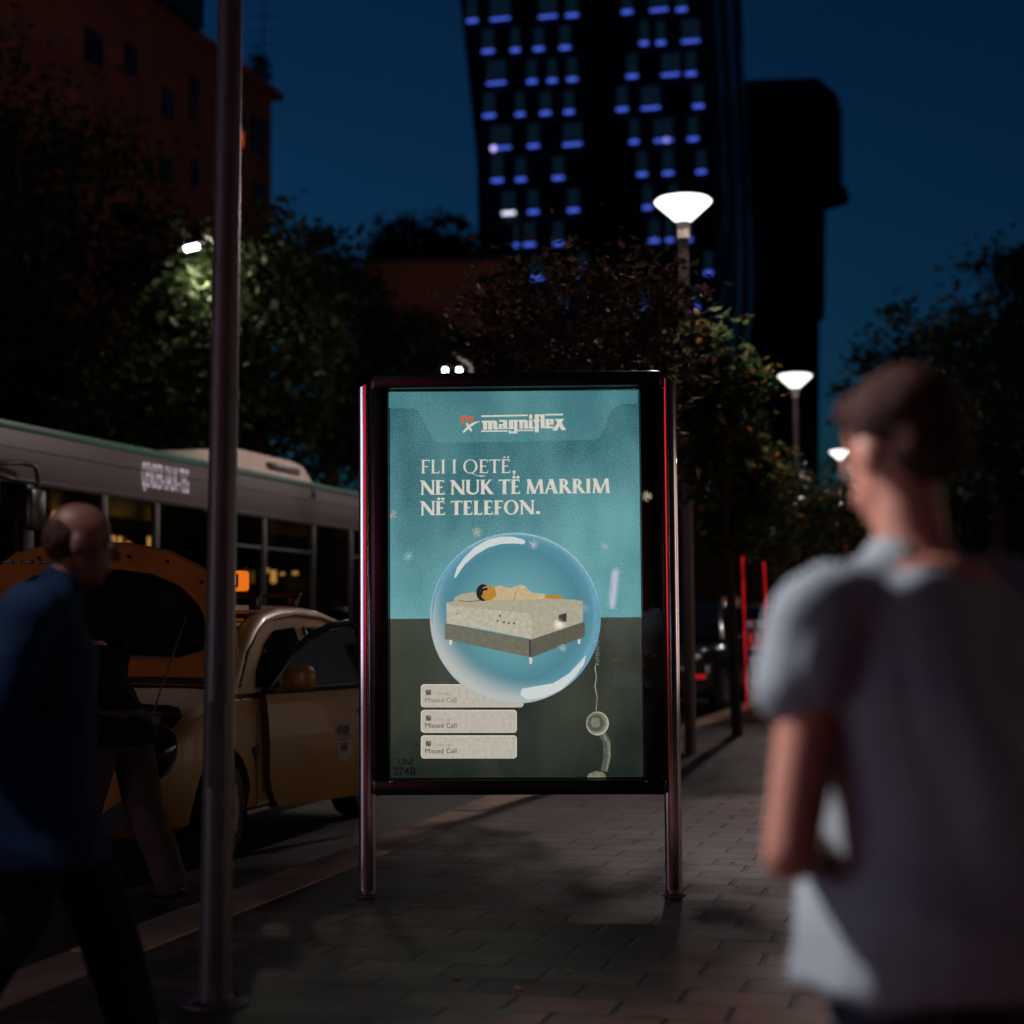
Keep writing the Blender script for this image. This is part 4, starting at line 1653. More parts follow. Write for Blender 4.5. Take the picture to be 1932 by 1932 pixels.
# ---- dark cars parked further along the kerb
def plain_car(label, origin, paint, seed, lamps=None, group='dark cars parked along the kerb'):
    st2 = [(-.92, .50, .34, .74), (-.86, .72, .28, .88), (-.70, .82, .24, .96), (-.3, .87, .22, 1.00), (.3, .89, .22, 1.05), (.9, .89, .22, 1.06), (2.0, .89, .22, 1.07), (2.9, .88, .22, 1.06), (3.3, .84, .26, 1.04), (3.42, .7, .34, .98)]
    ar = [(.40, 1.05), (.70, 1.28), (1.0, 1.47), (1.25, 1.56), (1.7, 1.60), (2.3, 1.58), (2.9, 1.50), (3.2, 1.28), (3.32, 1.06)]
    t, gx2, w2 = car('parked_car', label, origin, RZ, paint, st2, ar, .34, (0, 2.6), group=group, belt=1.05)
    for sx in (-1, 1):
        for y in (0, 2.6):
            wheel(t, sx * .78, y, .34, .22, sx)
        f_ = MB()
        f_.ell((sx * .66, -.78, .78), (.16, .07, .075), Matrix.Rotation(sx * -.45, 3, 'Z'))
        hl = f_.build('headlight', M['dglass'], t)
        f_ = MB()
        f_.ell((sx * .63, -.845, .775), (.045, .02, .04))
        f_.build('reflector', lamps or M['chrome'], hl)
        f_ = MB()
        f_.add(flat_on_side(gx2, sx, [(.75, 1.09), (.98, 1.36), (1.3, 1.49), (2.2, 1.50), (2.75, 1.44), (3.0, 1.25), (3.05, 1.09)], .006), [(0, 1, 2, 3, 4, 5, 6)])
        f_.build('side_window', M['dglass'], t, 0)
        f_ = MB()
        f_.ell((sx * 1.0, .72, 1.10), (.11, .06, .08))
        f_.build('door_mirror', paint, t)
    f_ = MB()
    f_.bbox((0, -.90, .60), (.9, .05, .20), .02)
    f_.build('grille', M['black'], t)
    f_ = MB()
    f_.bbox((0, -.945, .44), (.50, .02, .11), .004)
    f_.build('number_plate', M['sticker'], t)
    return t


M['headglint'] = emat('headlight_glint', (.75, 1.0, .88), 2.2)  # reflection in the parked car's headlight, given as emission
M['headglint2'] = emat('lit_headlight_warm', (1.0, .92, .80), 2.5)
k = kerb_at(25.2) - R * 1.36
c1 = plain_car('black car facing the camera with a glinting headlight, right of the billboard post', (k.x, k.y, ROAD_Z), M['carblack'], 1, M['headglint'])
f_ = MB()
f_.bbox((.62, -.90, .56), (.20, .04, .06), .012)
f_.build('red_reflector', M['red'], c1)  # red glint of the reflector given as emission
k = kerb_at(33) - R * 1.25
plain_car('grey car parked behind the black one under the street trees', (k.x, k.y, ROAD_Z), M['cargrey'], 2)
k = kerb_at(52) - R * 3.4
plain_car('far car driving up the road with white headlights on', (k.x, k.y, ROAD_Z), M['carblack'], 3, M['headglint2'], None)

# ------------------------------------------------------------------ stand with red emissive posts and navy board
sp = ground(1430, 1338)
SG = thing('sign_stand', 'stand on two red glowing posts with a navy board of red letters near the tree trunk', 'sign stand', (sp.x, sp.y, 0), -.06)


def sgp(px, py, off=0.0):
    p = at(px, py, sp.y) - Vector((sp.x, sp.y, 0))
    return Vector((p.x, -off, p.z))


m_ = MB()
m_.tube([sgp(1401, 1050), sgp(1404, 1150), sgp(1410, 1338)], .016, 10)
m_.build('red_post', M['red'], SG)
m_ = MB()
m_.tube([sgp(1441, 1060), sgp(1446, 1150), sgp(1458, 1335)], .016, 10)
m_.build('red_post', M['red'], SG)
a0, a1 = sgp(1409, 1238), sgp(1450, 1172)
m_ = MB()
m_.bbox((a0 + a1) / 2 + Vector((0, .02, 0)), (a1.x - a0.x, .03, a1.z - a0.z), .01)
m_.build('board', M['navy'], SG)
m_ = MB()
p, q = sgp(1409, 1184), sgp(1450, 1171)
m_.bbox((p + q) / 2 + Vector((0, -.006, 0)), (q.x - p.x, .03, q.z - p.z), .008)
hd = m_.build('board_header', M['palepink'], SG)
m_ = MB()
m_.ell(sgp(1424, 1177, .024), (.035, .006, .022))
m_.build('handle_slot', M['black'], hd)
m_ = MB()
for (x0, y0, x1, y1) in ((1412, 1220, 1450, 1224), (1414, 1196, 1418, 1214), (1418, 1196, 1423, 1199), (1418, 1204, 1422, 1206), (1418, 1211, 1423, 1214), (1427, 1197, 1436, 1200), (1427, 1197, 1430, 1214), (1427, 1211, 1436, 1214), (1433, 1204, 1436, 1206)):
    p, q = sgp(x0, y1, .002), sgp(x1, y0, .002)
    m_.box((p + q) / 2, (q.x - p.x, .012, q.z - p.z))
m_.build('board_lettering', M['redpaint'], SG)
m_ = MB()
p = sgp(1425, 1240)
for prof in ([(.10, .0), (.10, -.03), (.05, -.10), (.032, -.14), (.030, -.30)], [(.002, -.30), (.055, -.32), (.065, -.37), (.05, -.42), (.002, -.44)], [(.002, -.45), (.07, -.46), (.085, -.52), (.085, -.60), (.07, -.64), (.002, -.66)]):
    m_.lathe([(r, z) for r, z in prof], p, 20)
m_.build('pedestal', M['palepink'], SG, 50)

# ------------------------------------------------------------------ trees
def tree(name, label, base, crowns, nleaf, leaf, mat, trunk_r=.10, seed=1, group=None, clusters=60, spread=.16, cat='tree', trunk_top=None):
    """crowns: ellipsoids (centre, radii) relative to the base; leaves grow in clumps on limbs"""
    rnd = random.Random(seed)
    t = thing(name, label, cat, base, 0, group)
    vol = [r[0] * r[1] * r[2] for c, r in crowns]
    tot = sum(vol)
    tr = MB()
    top = Vector(crowns[0][0]) if trunk_top is None else Vector(trunk_top)
    tr.tube([Vector((0, 0, -.02)), Vector((top.x * .1, top.y * .1, top.z * .25)), Vector((top.x * .4 + .02, top.y * .4, top.z * .55)), top], [trunk_r * 1.15, trunk_r, trunk_r * .8, trunk_r * .35], 10)
    lv = MB()
    cl = []
    for (c, r), v in zip(crowns, vol):
        for k in range(max(6, int(clusters * v / tot))):
            while True:
                d = Vector((rnd.uniform(-1, 1), rnd.uniform(-1, 1), rnd.uniform(-1, 1)))
                if .05 < d.length <= 1:
                    break
            d = d.normalized() * (d.length ** .45)
            p = Vector((c[0] + d.x * r[0], c[1] + d.y * r[1], c[2] + d.z * r[2]))
            cl.append((p, max(r) * spread * rnd.uniform(.5, 1.5)))
    for k in range(0, len(cl), max(1, len(cl) // 26)):
        p = cl[k][0]
        s = Vector((top.x * .4, top.y * .4, top.z * rnd.uniform(.5, .9)))
        tr.tube([s, (s + p) / 2 + Vector((0, 0, -.05 * p.z)), p], [trunk_r * .35, trunk_r * .22, trunk_r * .08], 5)
    tr.build('trunk', M['bark'], t, 60)
    per = max(1, nleaf // len(cl))
    vs, fs = [], []
    for p, sp_ in cl:
        for k in range(per):
            q = p + Vector((rnd.gauss(0, sp_), rnd.gauss(0, sp_), rnd.gauss(0, sp_ * .8)))
            u = Vector((rnd.gauss(0, 1), rnd.gauss(0, 1), rnd.gauss(-.3, .6))).normalized()
            w = u.cross(Vector((rnd.gauss(0, .5), rnd.gauss(0, .5), 1))).normalized()
            nn = u.cross(w)
            L_ = leaf * rnd.uniform(.6, 1.35)
            o = len(vs)
            vs += [q - u * L_ * .5, q + w * L_ * .32 + nn * L_ * .05, q + u * L_ * .55 - nn * L_ * .1, q - w * L_ * .32 + nn * L_ * .05]
            fs.append((o, o + 1, o + 2, o + 3))
    lv.v, lv.f, lv.m = [tuple(v) for v in vs], fs, [0] * len(fs)
    lv.build('crown', mat, t, 0, fix=False)
    return t


def crown_px(px, py, Y, rpx, rpy, base, depth=None):
    c = at(px, py, Y)
    s_ = Y / F
    return ((c.x - base.x, c.y - base.y, c.z), (rpx * s_, (depth or rpx) * s_, rpy * s_))


def px_tree(name, label, trunk_px, Y, crowns, nleaf, leaf, mat, r, seed, group=None, clusters=60, spread=.16, cat='tree'):
    b = at(trunk_px, 1170, Y)
    base = Vector((b.x, b.y, 0))
    cs = [crown_px(px, py, Y + (dy[0] if dy else 0), rx, ry, base) for px, py, rx, ry, *dy in crowns]
    return tree(name, label, base, cs, nleaf, leaf, mat, r, seed, group, clusters, spread, cat)


GS = 'young street trees along the kerb'
px_tree('street_tree', 'young tree whose russet leaves show over the top of the billboard', 1060, 12.8, [(1085, 600, 190, 100), (1000, 640, 110, 80), (1190, 560, 110, 80), (1130, 700, 190, 80), (930, 600, 60, 70)], 3800, .088, M['leaf_red'], .05, 11, GS, 130, .20)
px_tree('street_tree', 'young tree with orange tipped leaves under the big lamp', 1387, 18.6, [(1345, 730, 75, 105, -2.9), (1400, 770, 55, 85, -2.0), (1350, 930, 85, 110, -1.2), (1295, 690, 70, 75, -3.2), (1420, 900, 45, 90), (1310, 850, 60, 130, -3.0)], 8200, .125, M['leaf_plane'], .055, 12, GS, 170, .20)
px_tree('street_tree', 'small young tree in front of the middle lamp', 1452, 25.5, [(1490, 960, 80, 85), (1560, 985, 60, 70), (1430, 985, 60, 65)], 4200, .12, M['leaf_plane'], .06, 13, GS, 110, .20)
px_tree('street_tree', 'farther young tree beside the smallest lamp', 1585, 36, [(1600, 990, 75, 70), (1660, 1010, 60, 60)], 2600, .14, M['leaf_plane'], .06, 14, GS, 80, .2)
GB = 'large dark trees behind the bus'
px_tree('broadleaf_tree', 'huge dark tree filling the upper left corner behind the bus', 70, 31, [(60, 480, 250, 330), (-80, 300, 200, 260), (180, 640, 200, 220), (40, 760, 280, 130), (190, 400, 120, 150)], 15000, .19, M['leaf_dark'], .25, 21, GB, 260, .17)
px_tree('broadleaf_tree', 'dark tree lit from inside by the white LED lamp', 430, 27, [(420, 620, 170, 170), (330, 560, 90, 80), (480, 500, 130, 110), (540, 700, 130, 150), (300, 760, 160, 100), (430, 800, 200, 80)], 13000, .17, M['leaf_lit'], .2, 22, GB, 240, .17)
px_tree('broadleaf_tree', 'dark rounded tree between the near pole and the billboard', 640, 34, [(600, 560, 80, 150), (640, 640, 110, 150), (740, 720, 110, 110), (560, 480, 60, 80), (680, 800, 130, 90)], 10000, .20, M['leaf_dark'], .2, 23, GB, 200, .17)
px_tree('broadleaf_tree', 'low dark tree behind the left end of the billboard top', 840, 40, [(800, 690, 110, 90), (880, 720, 120, 80), (760, 760, 120, 90)], 6000, .2, M['leaf_dark'], .18, 24, GB, 120, .18)
tree('tall_hedge', 'tall dark hedge running behind the bus', (at(560, 1170, 39).x, 39, 0), [((dx, 0, z_), (2.4, 1.0, 1.7)) for dx in (-7.5, -4.5, -1.5, 1.5, 4.2) for z_ in (1.4, 3.6)], 12000, .27, M['leaf_dark'], .12, 25, None, 260, .2, 'hedge', (0, 0, 3))
hw = at(560, 1170, 41.5)
m_ = MB()
m_.bbox((hw.x - 2, 41.5, 1.9), (22, .35, 3.8), .03)
m_.bbox((hw.x - 2, 41.5, 3.85), (22.2, .5, .12), .02)
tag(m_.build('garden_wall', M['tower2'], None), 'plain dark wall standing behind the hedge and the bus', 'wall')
GF = 'trees against the sky far off'
px_tree('far_tree', 'bushy treetop against the sky just left of the tower', 800, 72, [(760, 465, 60, 45), (840, 450, 55, 45), (800, 490, 105, 35)], 4500, .30, M['leaf_dark'], .3, 31, GF, 110, .2)
GR = 'dark trees on the far right'
px_tree('broadleaf_tree', 'dark tree crown rising behind the head of the man in the grey shirt', 1710, 44, [(1710, 690, 85, 110), (1650, 760, 60, 110), (1770, 760, 90, 140), (1690, 880, 110, 120), (1640, 1000, 90, 110)], 9000, .24, M['leaf_dark'], .25, 41, GR, 200, .18)
px_tree('broadleaf_tree', 'tall dark tree at the right edge above the shoulder of the man', 1880, 40, [(1890, 600, 95, 130), (1850, 720, 90, 140), (1920, 820, 110, 160), (1840, 900, 90, 110), (1960, 560, 80, 90)], 10000, .22, M['leaf_dark'], .25, 42, GR, 220, .18)

# ------------------------------------------------------------------ buildings
# left apartment block: its street front runs parallel to the road
corner = at(512, 188, 56)
BLD = thing('apartment_building', 'brick red apartment block with dark windows behind the left trees', 'building', (corner.x, corner.y, 0), RZ)
H = corner.z
m_ = MB()
m_.box((-7.5, -24, H / 2), (15, 48, H))
m_.build('wall', M['brick'], BLD, 0)
m_ = MB()
m_.box((-7.4, -24, H + .12), (15.5, 48.5, .22))
m_.build('cornice', M['brick'], BLD, 0)


def bl(px, py, off=0.0):
    p = on_plane(px, py, corner, R) - Vector((corner.x, corner.y, 0))
    return Vector((off, p.dot(S), p.z))


for (x0, y0, x1, y1) in ((305, 168, 324, 230), (357, 145, 370, 232), (473, 223, 497, 300), (234, 86, 254, 150), (447, 205, 458, 245), (160, 60, 190, 130), (300, 300, 320, 350), (360, 300, 372, 360), (476, 345, 497, 400)):
    p, q = bl(x0, (y0 + y1) / 2), bl(x1, (y0 + y1) / 2)
    z1, z0 = bl((x0 + x1) / 2, y0).z, bl((x0 + x1) / 2, y1).z
    w_ = MB()
    w_.box((.03, (p.y + q.y) / 2, (z0 + z1) / 2), (.08, q.y - p.y, z1 - z0))
    f_ = w_.build('window', M['darkwin'], BLD, 0)
    w_ = MB()
    w_.box((.09, (p.y + q.y) / 2, z0 - .06), (.22, q.y - p.y + .3, .10))
    w_.build('sill', M['brick'], f_, 0)
p, q = bl(449, 242), bl(451, 276)
w_ = MB()
w_.box((.05, p.y, (p.z + q.z) / 2), (.1, .35, p.z - q.z))
w_.build('lit_window', emat('amber_window', (1, .16, .03), .35), BLD, 0)
p, q = bl(250, 20), bl(344, 60)
m_ = MB()
m_.box((.35, (p.y + q.y) / 2, q.z + 1.3), (.7, q.y - p.y, 2.6))
m_.build('balcony', M['darkwin'], BLD, 0)
tp = at(480, 150, 57)
tree('rooftop_shrub', 'dark shrub growing on the edge of the apartment roof', Vector((tp.x, tp.y, H + .2)), [((0, 0, .9), (.5, .5, .8)), ((-.5, -.3, .7), (.4, .4, .5))], 700, .18, M['leaf_dark'], .05, 51, None, 24, .2, 'shrub', (0, 0, .8))
m_ = MB()
pa = at(497, 120, 58)
m_.cyl((pa.x, pa.y, H), (pa.x, pa.y, H + 4.2), .035, .02, 8)
for k in range(3):
    m_.cyl((pa.x - .5, pa.y, H + 2.6 + k * .5), (pa.x + .5, pa.y, H + 2.6 + k * .5), .015, n=6)
tag(m_.build('roof_antenna', M['pole'], None), 'thin mast standing on the roof of the brick red block', 'antenna')

# low red house behind the trees
hp0 = at(690, 497, 60)
HB = thing('low_red_building', 'low plain red wall and roofline at the foot of the tower', 'building', (hp0.x, hp0.y, 0), RZ * .2)
wd = at(960, 497, 60).x - hp0.x
m_ = MB()
m_.box((wd / 2, 5, hp0.z / 2), (wd, 10, hp0.z))
m_.build('wall', M['redwall'], HB, 0)
m_ = MB()
m_.box((wd / 2, 5, hp0.z + .08), (wd + .4, 10.4, .16))
m_.build('coping', M['tower2'], HB, 0)
m_ = MB()
for k in range(4):
    m_.box((1.0 + k * wd / 4, -.03, hp0.z - 3.4), (.9, .1, 1.5))
m_.build('window', M['darkwin'], HB, 0)

# tower: faceted, leaning outwards
T0 = at(1100, 600, 172)
TW = thing('office_tower', 'tall dark tower with rows of windows lit blue along their sills', 'tower', (T0.x, T0.y, 0), RZ)


def tw(px, py, off=0.0):
    p = on_plane(px, py, T0 - S * off, S) - Vector((T0.x, T0.y, 0))
    return Vector((p.dot(R), p.dot(S), p.z))


RE = [(1326, -260), (1334, -60), (1344, 130), (1350, 290), (1354, 420), (1352, 520), (1337, 600), (1324, 700), (1314, 850), (1310, 1168)]
front = [(846, -260), (858, -120), (868, 0), (886, 170), (899, 300), (903, 480), (906, 900), (906, 1168)] + RE[::-1]
m_ = MB()
m_.prism([tw(x_, y_) for x_, y_ in front], (0, 29, 0))
m_.build('wall', M['tower'], TW, 0)
M['strip'] = emat('blue_window_light', lin(70, 98, 222), 1.1)
M['strip_white'] = emat('white_window_light', (.75, .74, 1.0), 1.6)


def dimpane():
    m = emat('dim_window', (.006, .018, .030), 1.0)
    n = m.node_tree
    e = [x_ for x_ in n.nodes if x_.type == 'EMISSION'][0]
    tc = n.nodes.new('ShaderNodeTexCoord')
    wv = n.nodes.new('ShaderNodeTexWave')
    wv.bands_direction = 'Z'
    wv.inputs['Scale'].default_value = .55
    wv.inputs['Distortion'].default_value = .6
    n.links.new(tc.outputs['Object'], wv.inputs['Vector'])
    rp = n.nodes.new('ShaderNodeValToRGB')
    rp.color_ramp.elements[0].color = (.0008, .0028, .0056, 1)
    rp.color_ramp.elements[1].color = (.0034, .012, .024, 1)
    n.links.new(wv.outputs['Color'], rp.inputs['Fac'])
    n.links.new(rp.outputs['Color'], e.inputs[0])
    return m


M['dim'] = dimpane()
rows = [[(168, 220, 88), (268, 358, 80), (475, 558, 70), (590, 648, 65), (828, 880, 50), (948, 1032, 42), (1060, 1112, 40)],
        [(233, 290, 218), (355, 400, 213), (452, 502, 208), (563, 615, 203), (905, 948, 184), (975, 1020, 182), (1083, 1167, 175)],
        [(253, 340, 354), (425, 472, 347), (512, 558, 343), (595, 645, 338), (848, 902, 325), (998, 1082, 318), (1100, 1152, 314)],
        [(237, 295, 493), (375, 420, 487), (480, 532, 482), (582, 630, 477), (806, 860, 466), (912, 998, 460), (1132, 1184, 452)],
        [(270, 362, 630), (428, 482, 622), (578, 664, 615), (862, 906, 604), (967, 1053, 598), (1110, 1160, 592)],
        [(273, 328, 769), (376, 426, 765), (533, 588, 758), (893, 943, 743), (1003, 1055, 738), (1145, 1195, 732)],
        [(318, 380, 908), (428, 480, 903), (598, 652, 896), (918, 965, 884), (1030, 1075, 880)],
        [(368, 395, 1045), (410, 465, 1042), (537, 585, 1038), (945, 995, 1026), (1016, 1055, 1023), (1105, 1135, 1021)],
        [(440, 500, 1185), (640, 690, 1178), (1180, 1222, 1163)],
        [(560, 610, 1325), (900, 950, 1310), (1112, 1165, 1312)]]
for ri, row in enumerate(rows):
    for wi, (x0, x1, y) in enumerate(row):
        X0, X1, Yc = 805 + x0 * .4427, 805 + x1 * .4427, y * .4427
        X0 += 2.2
        X1 -= 2.2
        w_ = MB()
        c0, c1 = tw(X0, Yc - 3.5, .12), tw(X1, Yc - 42, .12)
        w_.box((c0 + c1) / 2, (abs(c1.x - c0.x), .2, abs(c1.z - c0.z)))
        f_ = w_.build('window', M['dim'], TW, 0)
        s_ = MB()
        c0, c1 = tw(X0, Yc + 3.2, .2), tw(X1, Yc - 3.2, .2)
        s_.box((c0 + c1) / 2, (abs(c1.x - c0.x), .3, abs(c1.z - c0.z)))
        s_.build('light_strip', M['strip_white'] if (ri == 6 and wi == 0) else M['strip'], f_, 0)
# glazed strips on the side face
for (ya, yb, i0, i1) in ((3.0, 5.0, 1, 4), (3.4, 4.8, 5, 8), (13, 16.5, 0, 5), (14, 16.5, 5, 8), (23, 26, 1, 6), (8.4, 9.2, 2, 7)):
    g_ = MB()
    col_ = [tw(*RE[i_]) for i_ in range(i0, i1 + 1)]
    g_.loft([[c_ + Vector((-.1, ya, 0)), c_ + Vector((.28, ya, 0)), c_ + Vector((.28, yb, 0)), c_ + Vector((-.1, yb, 0))] for c_ in col_])
    g_.build('glazing_strip', M['skyglass'], TW, 0)
wl = MB()
p, q = tw(931, 280, .5), None
wl.ell(p, (.30, .2, .30))
wl.build('window_lamp', emat('violet_lamp', (.55, .45, 1.0), 1.6), TW)
wl = MB()
wl.ell(tw(1257, 264, .5), (.26, .2, .26))
wl.build('window_lamp', emat('violet_lamp_dim', (.30, .28, .9), 1.2), TW)

T2 = at(1500, 600, 235)
T2W = thing('far_tower', 'darker far tower with an overhanging upper block behind the lit tower', 'tower', (T2.x, T2.y, 0), RZ)


def tw2(px, py):
    p = on_plane(px, py, T2, S) - Vector((T2.x, T2.y, 0))
    return Vector((p.dot(R), p.dot(S), p.z))


m_ = MB()
m_.prism([tw2(*p) for p in ((1330, 160), (1430, 150), (1542, 146), (1580, 178), (1581, 352), (1330, 360))], (0, 9, 0))
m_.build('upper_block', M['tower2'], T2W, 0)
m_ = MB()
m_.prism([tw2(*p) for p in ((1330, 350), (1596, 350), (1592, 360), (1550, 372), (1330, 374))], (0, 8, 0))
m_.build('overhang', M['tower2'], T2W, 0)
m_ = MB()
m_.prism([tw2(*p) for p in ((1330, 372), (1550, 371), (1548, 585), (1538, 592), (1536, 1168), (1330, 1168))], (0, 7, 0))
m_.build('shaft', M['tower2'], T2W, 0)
m_ = MB()
for k in range(10):
    m_.box(tw2(1500, 200 + k * 16) + Vector((0, -.15, 0)), (11, .25, .35))
m_.build('louvre', M['tower'], T2W, 0)

# distant low street front closing the view at the end of the road
ef = at(1400, 1170, 95)
EF = thing('street_end_building', 'low building far down the road with a dim lit ground floor', 'building', (ef.x, ef.y, 0), RZ)
m_ = MB()
m_.box((0, 5, 4), (40, 10, 8))
m_.build('wall', M['brick'], EF, 0)
random.seed(5)
for k in range(14):
    w_ = MB()
    w_.box((-14 + k * 1.9 + random.uniform(-.3, .3), -.06, 2.0 + random.uniform(-.2, .2)), (random.uniform(.7, 1.5), .12, random.uniform(.6, 1.2)))
    w_.build('shop_window', emat('shop_glow', (.9, random.uniform(.3, .6), random.uniform(.2, .5)), random.uniform(.02, .16)), EF, 0)

# shops behind the viewpoint, seen only as reflections in the steel posts and the poster glass
def shop(label, loc, rz, panels, width, height):
    t = thing('shop_building', label, 'shop', loc, rz)
    m_ = MB()
    m_.box((0, -3, height / 2), (width, 6, height))
    m_.build('wall', M['brick'], t, 0)
    for name, x, z0, z1, w_, mt in panels:
        f_ = MB()
        f_.bbox((x, .03, (z0 + z1) / 2), (w_ + .16, .06, z1 - z0 + .16), .01)
        fr_ = f_.build(name, M['darkplastic'], t)
        f_ = MB()
        f_.box((x, .07, (z0 + z1) / 2), (w_, .03, z1 - z0))
        f_.build('lit_panel', mt, fr_, 0)
    return t


M['shopwhite'] = emat('shop_window_white', (.95, .74, .86), 2.0)
M['shopblue'] = emat('shop_window_blue', (.50, .52, 1.0), 1.5)
M['shopred'] = emat('shop_sign_red', (1.0, .035, .04), .85)
shop('shop with three tall pale windows across the road behind the viewpoint', (-14.5, -3.2, 0), -math.radians(62), [('window', -3.3, .5, 5.0, 3.0, M['shopwhite']), ('window', 0, .5, 5.0, 3.0, M['shopwhite']), ('window', 3.3, .5, 5.0, 2.4, M['shopblue'])], 12, 9)
shop('shop with a big red sign straight behind the viewpoint', (-9.6, -10.5, 0), -.25, [('sign', 1.4, .8, 5.6, 4.4, M['shopred'])], 10, 9)
shop('shop with a bluish lit window beside the pavement behind the viewpoint', (14.5, -1.2, 0), math.radians(62), [('window', -1.2, .4, 5.2, 1.9, M['shopblue']), ('window', 1.2, .4, 5.2, 1.9, M['shopwhite'])], 9, 9)
# long dark block along the inner side of the pavement, outside the picture to the right
k = kerb_at(22) + R * 11
ab = thing('apartment_building', 'long dark block with added lit windows along the inner side of the pavement', 'building', (k.x, k.y, 0), RZ)
m_ = MB()
m_.box((5, 0, 7), (10, 64, 14))
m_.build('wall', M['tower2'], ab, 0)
M['shoppink'] = emat('shop_window_pink', (1.0, .74, .66), 1.15)
M['shopamber'] = emat('shop_window_amber', (1.0, .58, .30), .7)
for c_ in range(15):
    y_ = -29 + c_ * 4
    lit = None if not 3 <= c_ <= 9 else (M['shopamber'] if c_ % 3 == 1 else M['shoppink'])  # unseen lit windows added to brighten the taxi door and paving
    w_ = MB()
    w_.bbox((-.02, y_, 1.75), (.10, 3.0, 2.6), .01)
    f_ = w_.build('shop_window', M['darkwin'], ab, 0)
    if lit:
        w_ = MB()
        w_.box((-.08, y_, 1.75), (.03, 2.7, 2.3))
        w_.build('lit_panel', lit, f_, 0)
    for r_ in range(3):
        w_ = MB()
        w_.box((-.01, y_, 5.2 + r_ * 3.2), (.06, 1.5, 1.7))
        w_.build('window', M['darkwin'], ab, 0)

# globe lamps behind the viewpoint: they glint in the poster glass
gp = kc + kn * .055


def behind(px, py, depth):
    v = CAMP + ray(px, py) * depth
    return v - kn * 2 * (v - gp).dot(kn)


for gi, (px, py, dep, rr, c_, st_) in enumerate(((900, 1004, 40, .085, (1, .55, .28), 8), (1007, 1027, 42, .085, (1, .62, .45), 9), (770, 1049, 44, .08, (.8, .85, 1), 7), (1141, 1031, 38, .05, (1, .5, .75), 9),
                                                 (1104, 1148, 40, .05, (1, .45, .75), 12), (1055, 1178, 36, .085, (1, .95, .95), 14), (1060, 1221, 36, .055, (1, .65, .6), 12), (742, 971, 40, .055, (1, .2, .10), 14), (1221, 936, 40, .08, (1, .85, .6), 12))):
    p_ = behind(px, py, dep)
    t_ = thing('globe_lamp', 'small globe lamp on a thin post behind the viewpoint', 'lamp', (p_.x, p_.y, 0), 0, 'globe lamps behind the viewpoint')
    m_ = MB()
    m_.cyl((0, 0, 0), (0, 0, p_.z - rr * .8), .02, n=8)
    m_.build('post', M['black'], t_)
    m_ = MB()
    m_.ell((0, 0, p_.z), (rr, rr, rr))
    m_.build('globe', emat('globe_glow', c_, st_), t_)
pa_, pb_ = behind(1155, 1147, 34), behind(1161, 1075, 34)
t_ = thing('tube_lamp', 'upright pink tube lamp on a post behind the viewpoint', 'lamp', (pa_.x, pa_.y, 0))
o_ = Vector((pa_.x, pa_.y, 0))
m_ = MB()
m_.tube([pa_ - o_, pb_ - o_], .055, 10)
m_.build('tube', emat('pink_tube', (1, .5, .85), 11), t_)
m_ = MB()
m_.cyl((0, 0, 0), pa_ - o_, .025, n=8)
m_.build('post', M['black'], t_)

# ------------------------------------------------------------------ people
def cap(mb, p0, r0, p1, r1, n=14, m=4):
    p0, p1 = Vector(p0), Vector(p1)
    d = p1 - p0
    L_ = d.length
    if L_ < 1e-5:
        return mb.ell(p0, (r0, r0, r0))
    d /= L_
    a_ = d.orthogonal().normalized()
    b_ = d.cross(a_)
    rings = []
    for k in range(m + 1):
        th = -math.pi / 2 + (math.pi / 2) * k / m
        rings.append((p0 + d * math.sin(th) * r0, max(r0 * math.cos(th), r0 * .02)))
    for k in range(m + 1):
        th = (math.pi / 2) * k / m
        rings.append((p1 + d * math.sin(th) * r1, max(r1 * math.cos(th), r1 * .02)))
    return mb.loft([[c + (a_ * math.cos(2 * math.pi * k / n) + b_ * math.sin(2 * math.pi * k / n)) * r for k in range(n)] for c, r in rings])


def eloft(mb, secs, n=24):
    """secs: (centre, half width, half depth, yaw)"""
    rings = []
    for c, rx, ry, yw in secs:
        c = Vector(c)
        ax, ay = Vector((math.cos(yw), math.sin(yw), 0)), Vector((-math.sin(yw), math.cos(yw), 0))
        ring = []
        for k in range(n):
            t_ = 2 * math.pi * k / n
            cx, sx = math.cos(t_), math.sin(t_)
            e_ = .85
            ring.append(c + ax * rx * math.copysign(abs(cx) ** e_, cx) + ay * ry * math.copysign(abs(sx) ** e_, sx))
        rings.append(ring)
    return mb.loft(rings)


def hand(mb, wr, d, side_v, curl=.5):
    """palm and five fingers; d = pointing direction, side_v = thumb side"""
    d = Vector(d).normalized()
    s_ = Vector(side_v)
    s_ = (s_ - d * s_.dot(d)).normalized()
    nrm = d.cross(s_)
    rot = Matrix((s_, d, nrm)).transposed()
    mb.ell(Vector(wr) + d * .050, (.040, .055, .018), rot)
    for k, (o, l) in enumerate(((.030, .072), (.010, .080), (-.011, .074), (-.030, .058))):
        p0 = Vector(wr) + d * .088 + s_ * o
        p1 = p0 + (d * math.cos(curl) + nrm * math.sin(curl)) * l * .5
        p2 = p1 + (d * math.cos(curl * 2.2) + nrm * math.sin(curl * 2.2)) * l * .5
        cap(mb, p0 - d * .02, .0092, p1, .0085, 8, 3)
        cap(mb, p1, .0085, p2, .0072, 8, 3)
    p0 = Vector(wr) + d * .030 + s_ * .034
    p1 = p0 + (d * .75 + s_ * .65 + nrm * .2).normalized() * .040
    p2 = p1 + (d * .95 + s_ * .2 + nrm * .3).normalized() * .032
    cap(mb, p0, .012, p1, .010, 8, 3)
    cap(mb, p1, .010, p2, .008, 8, 3)


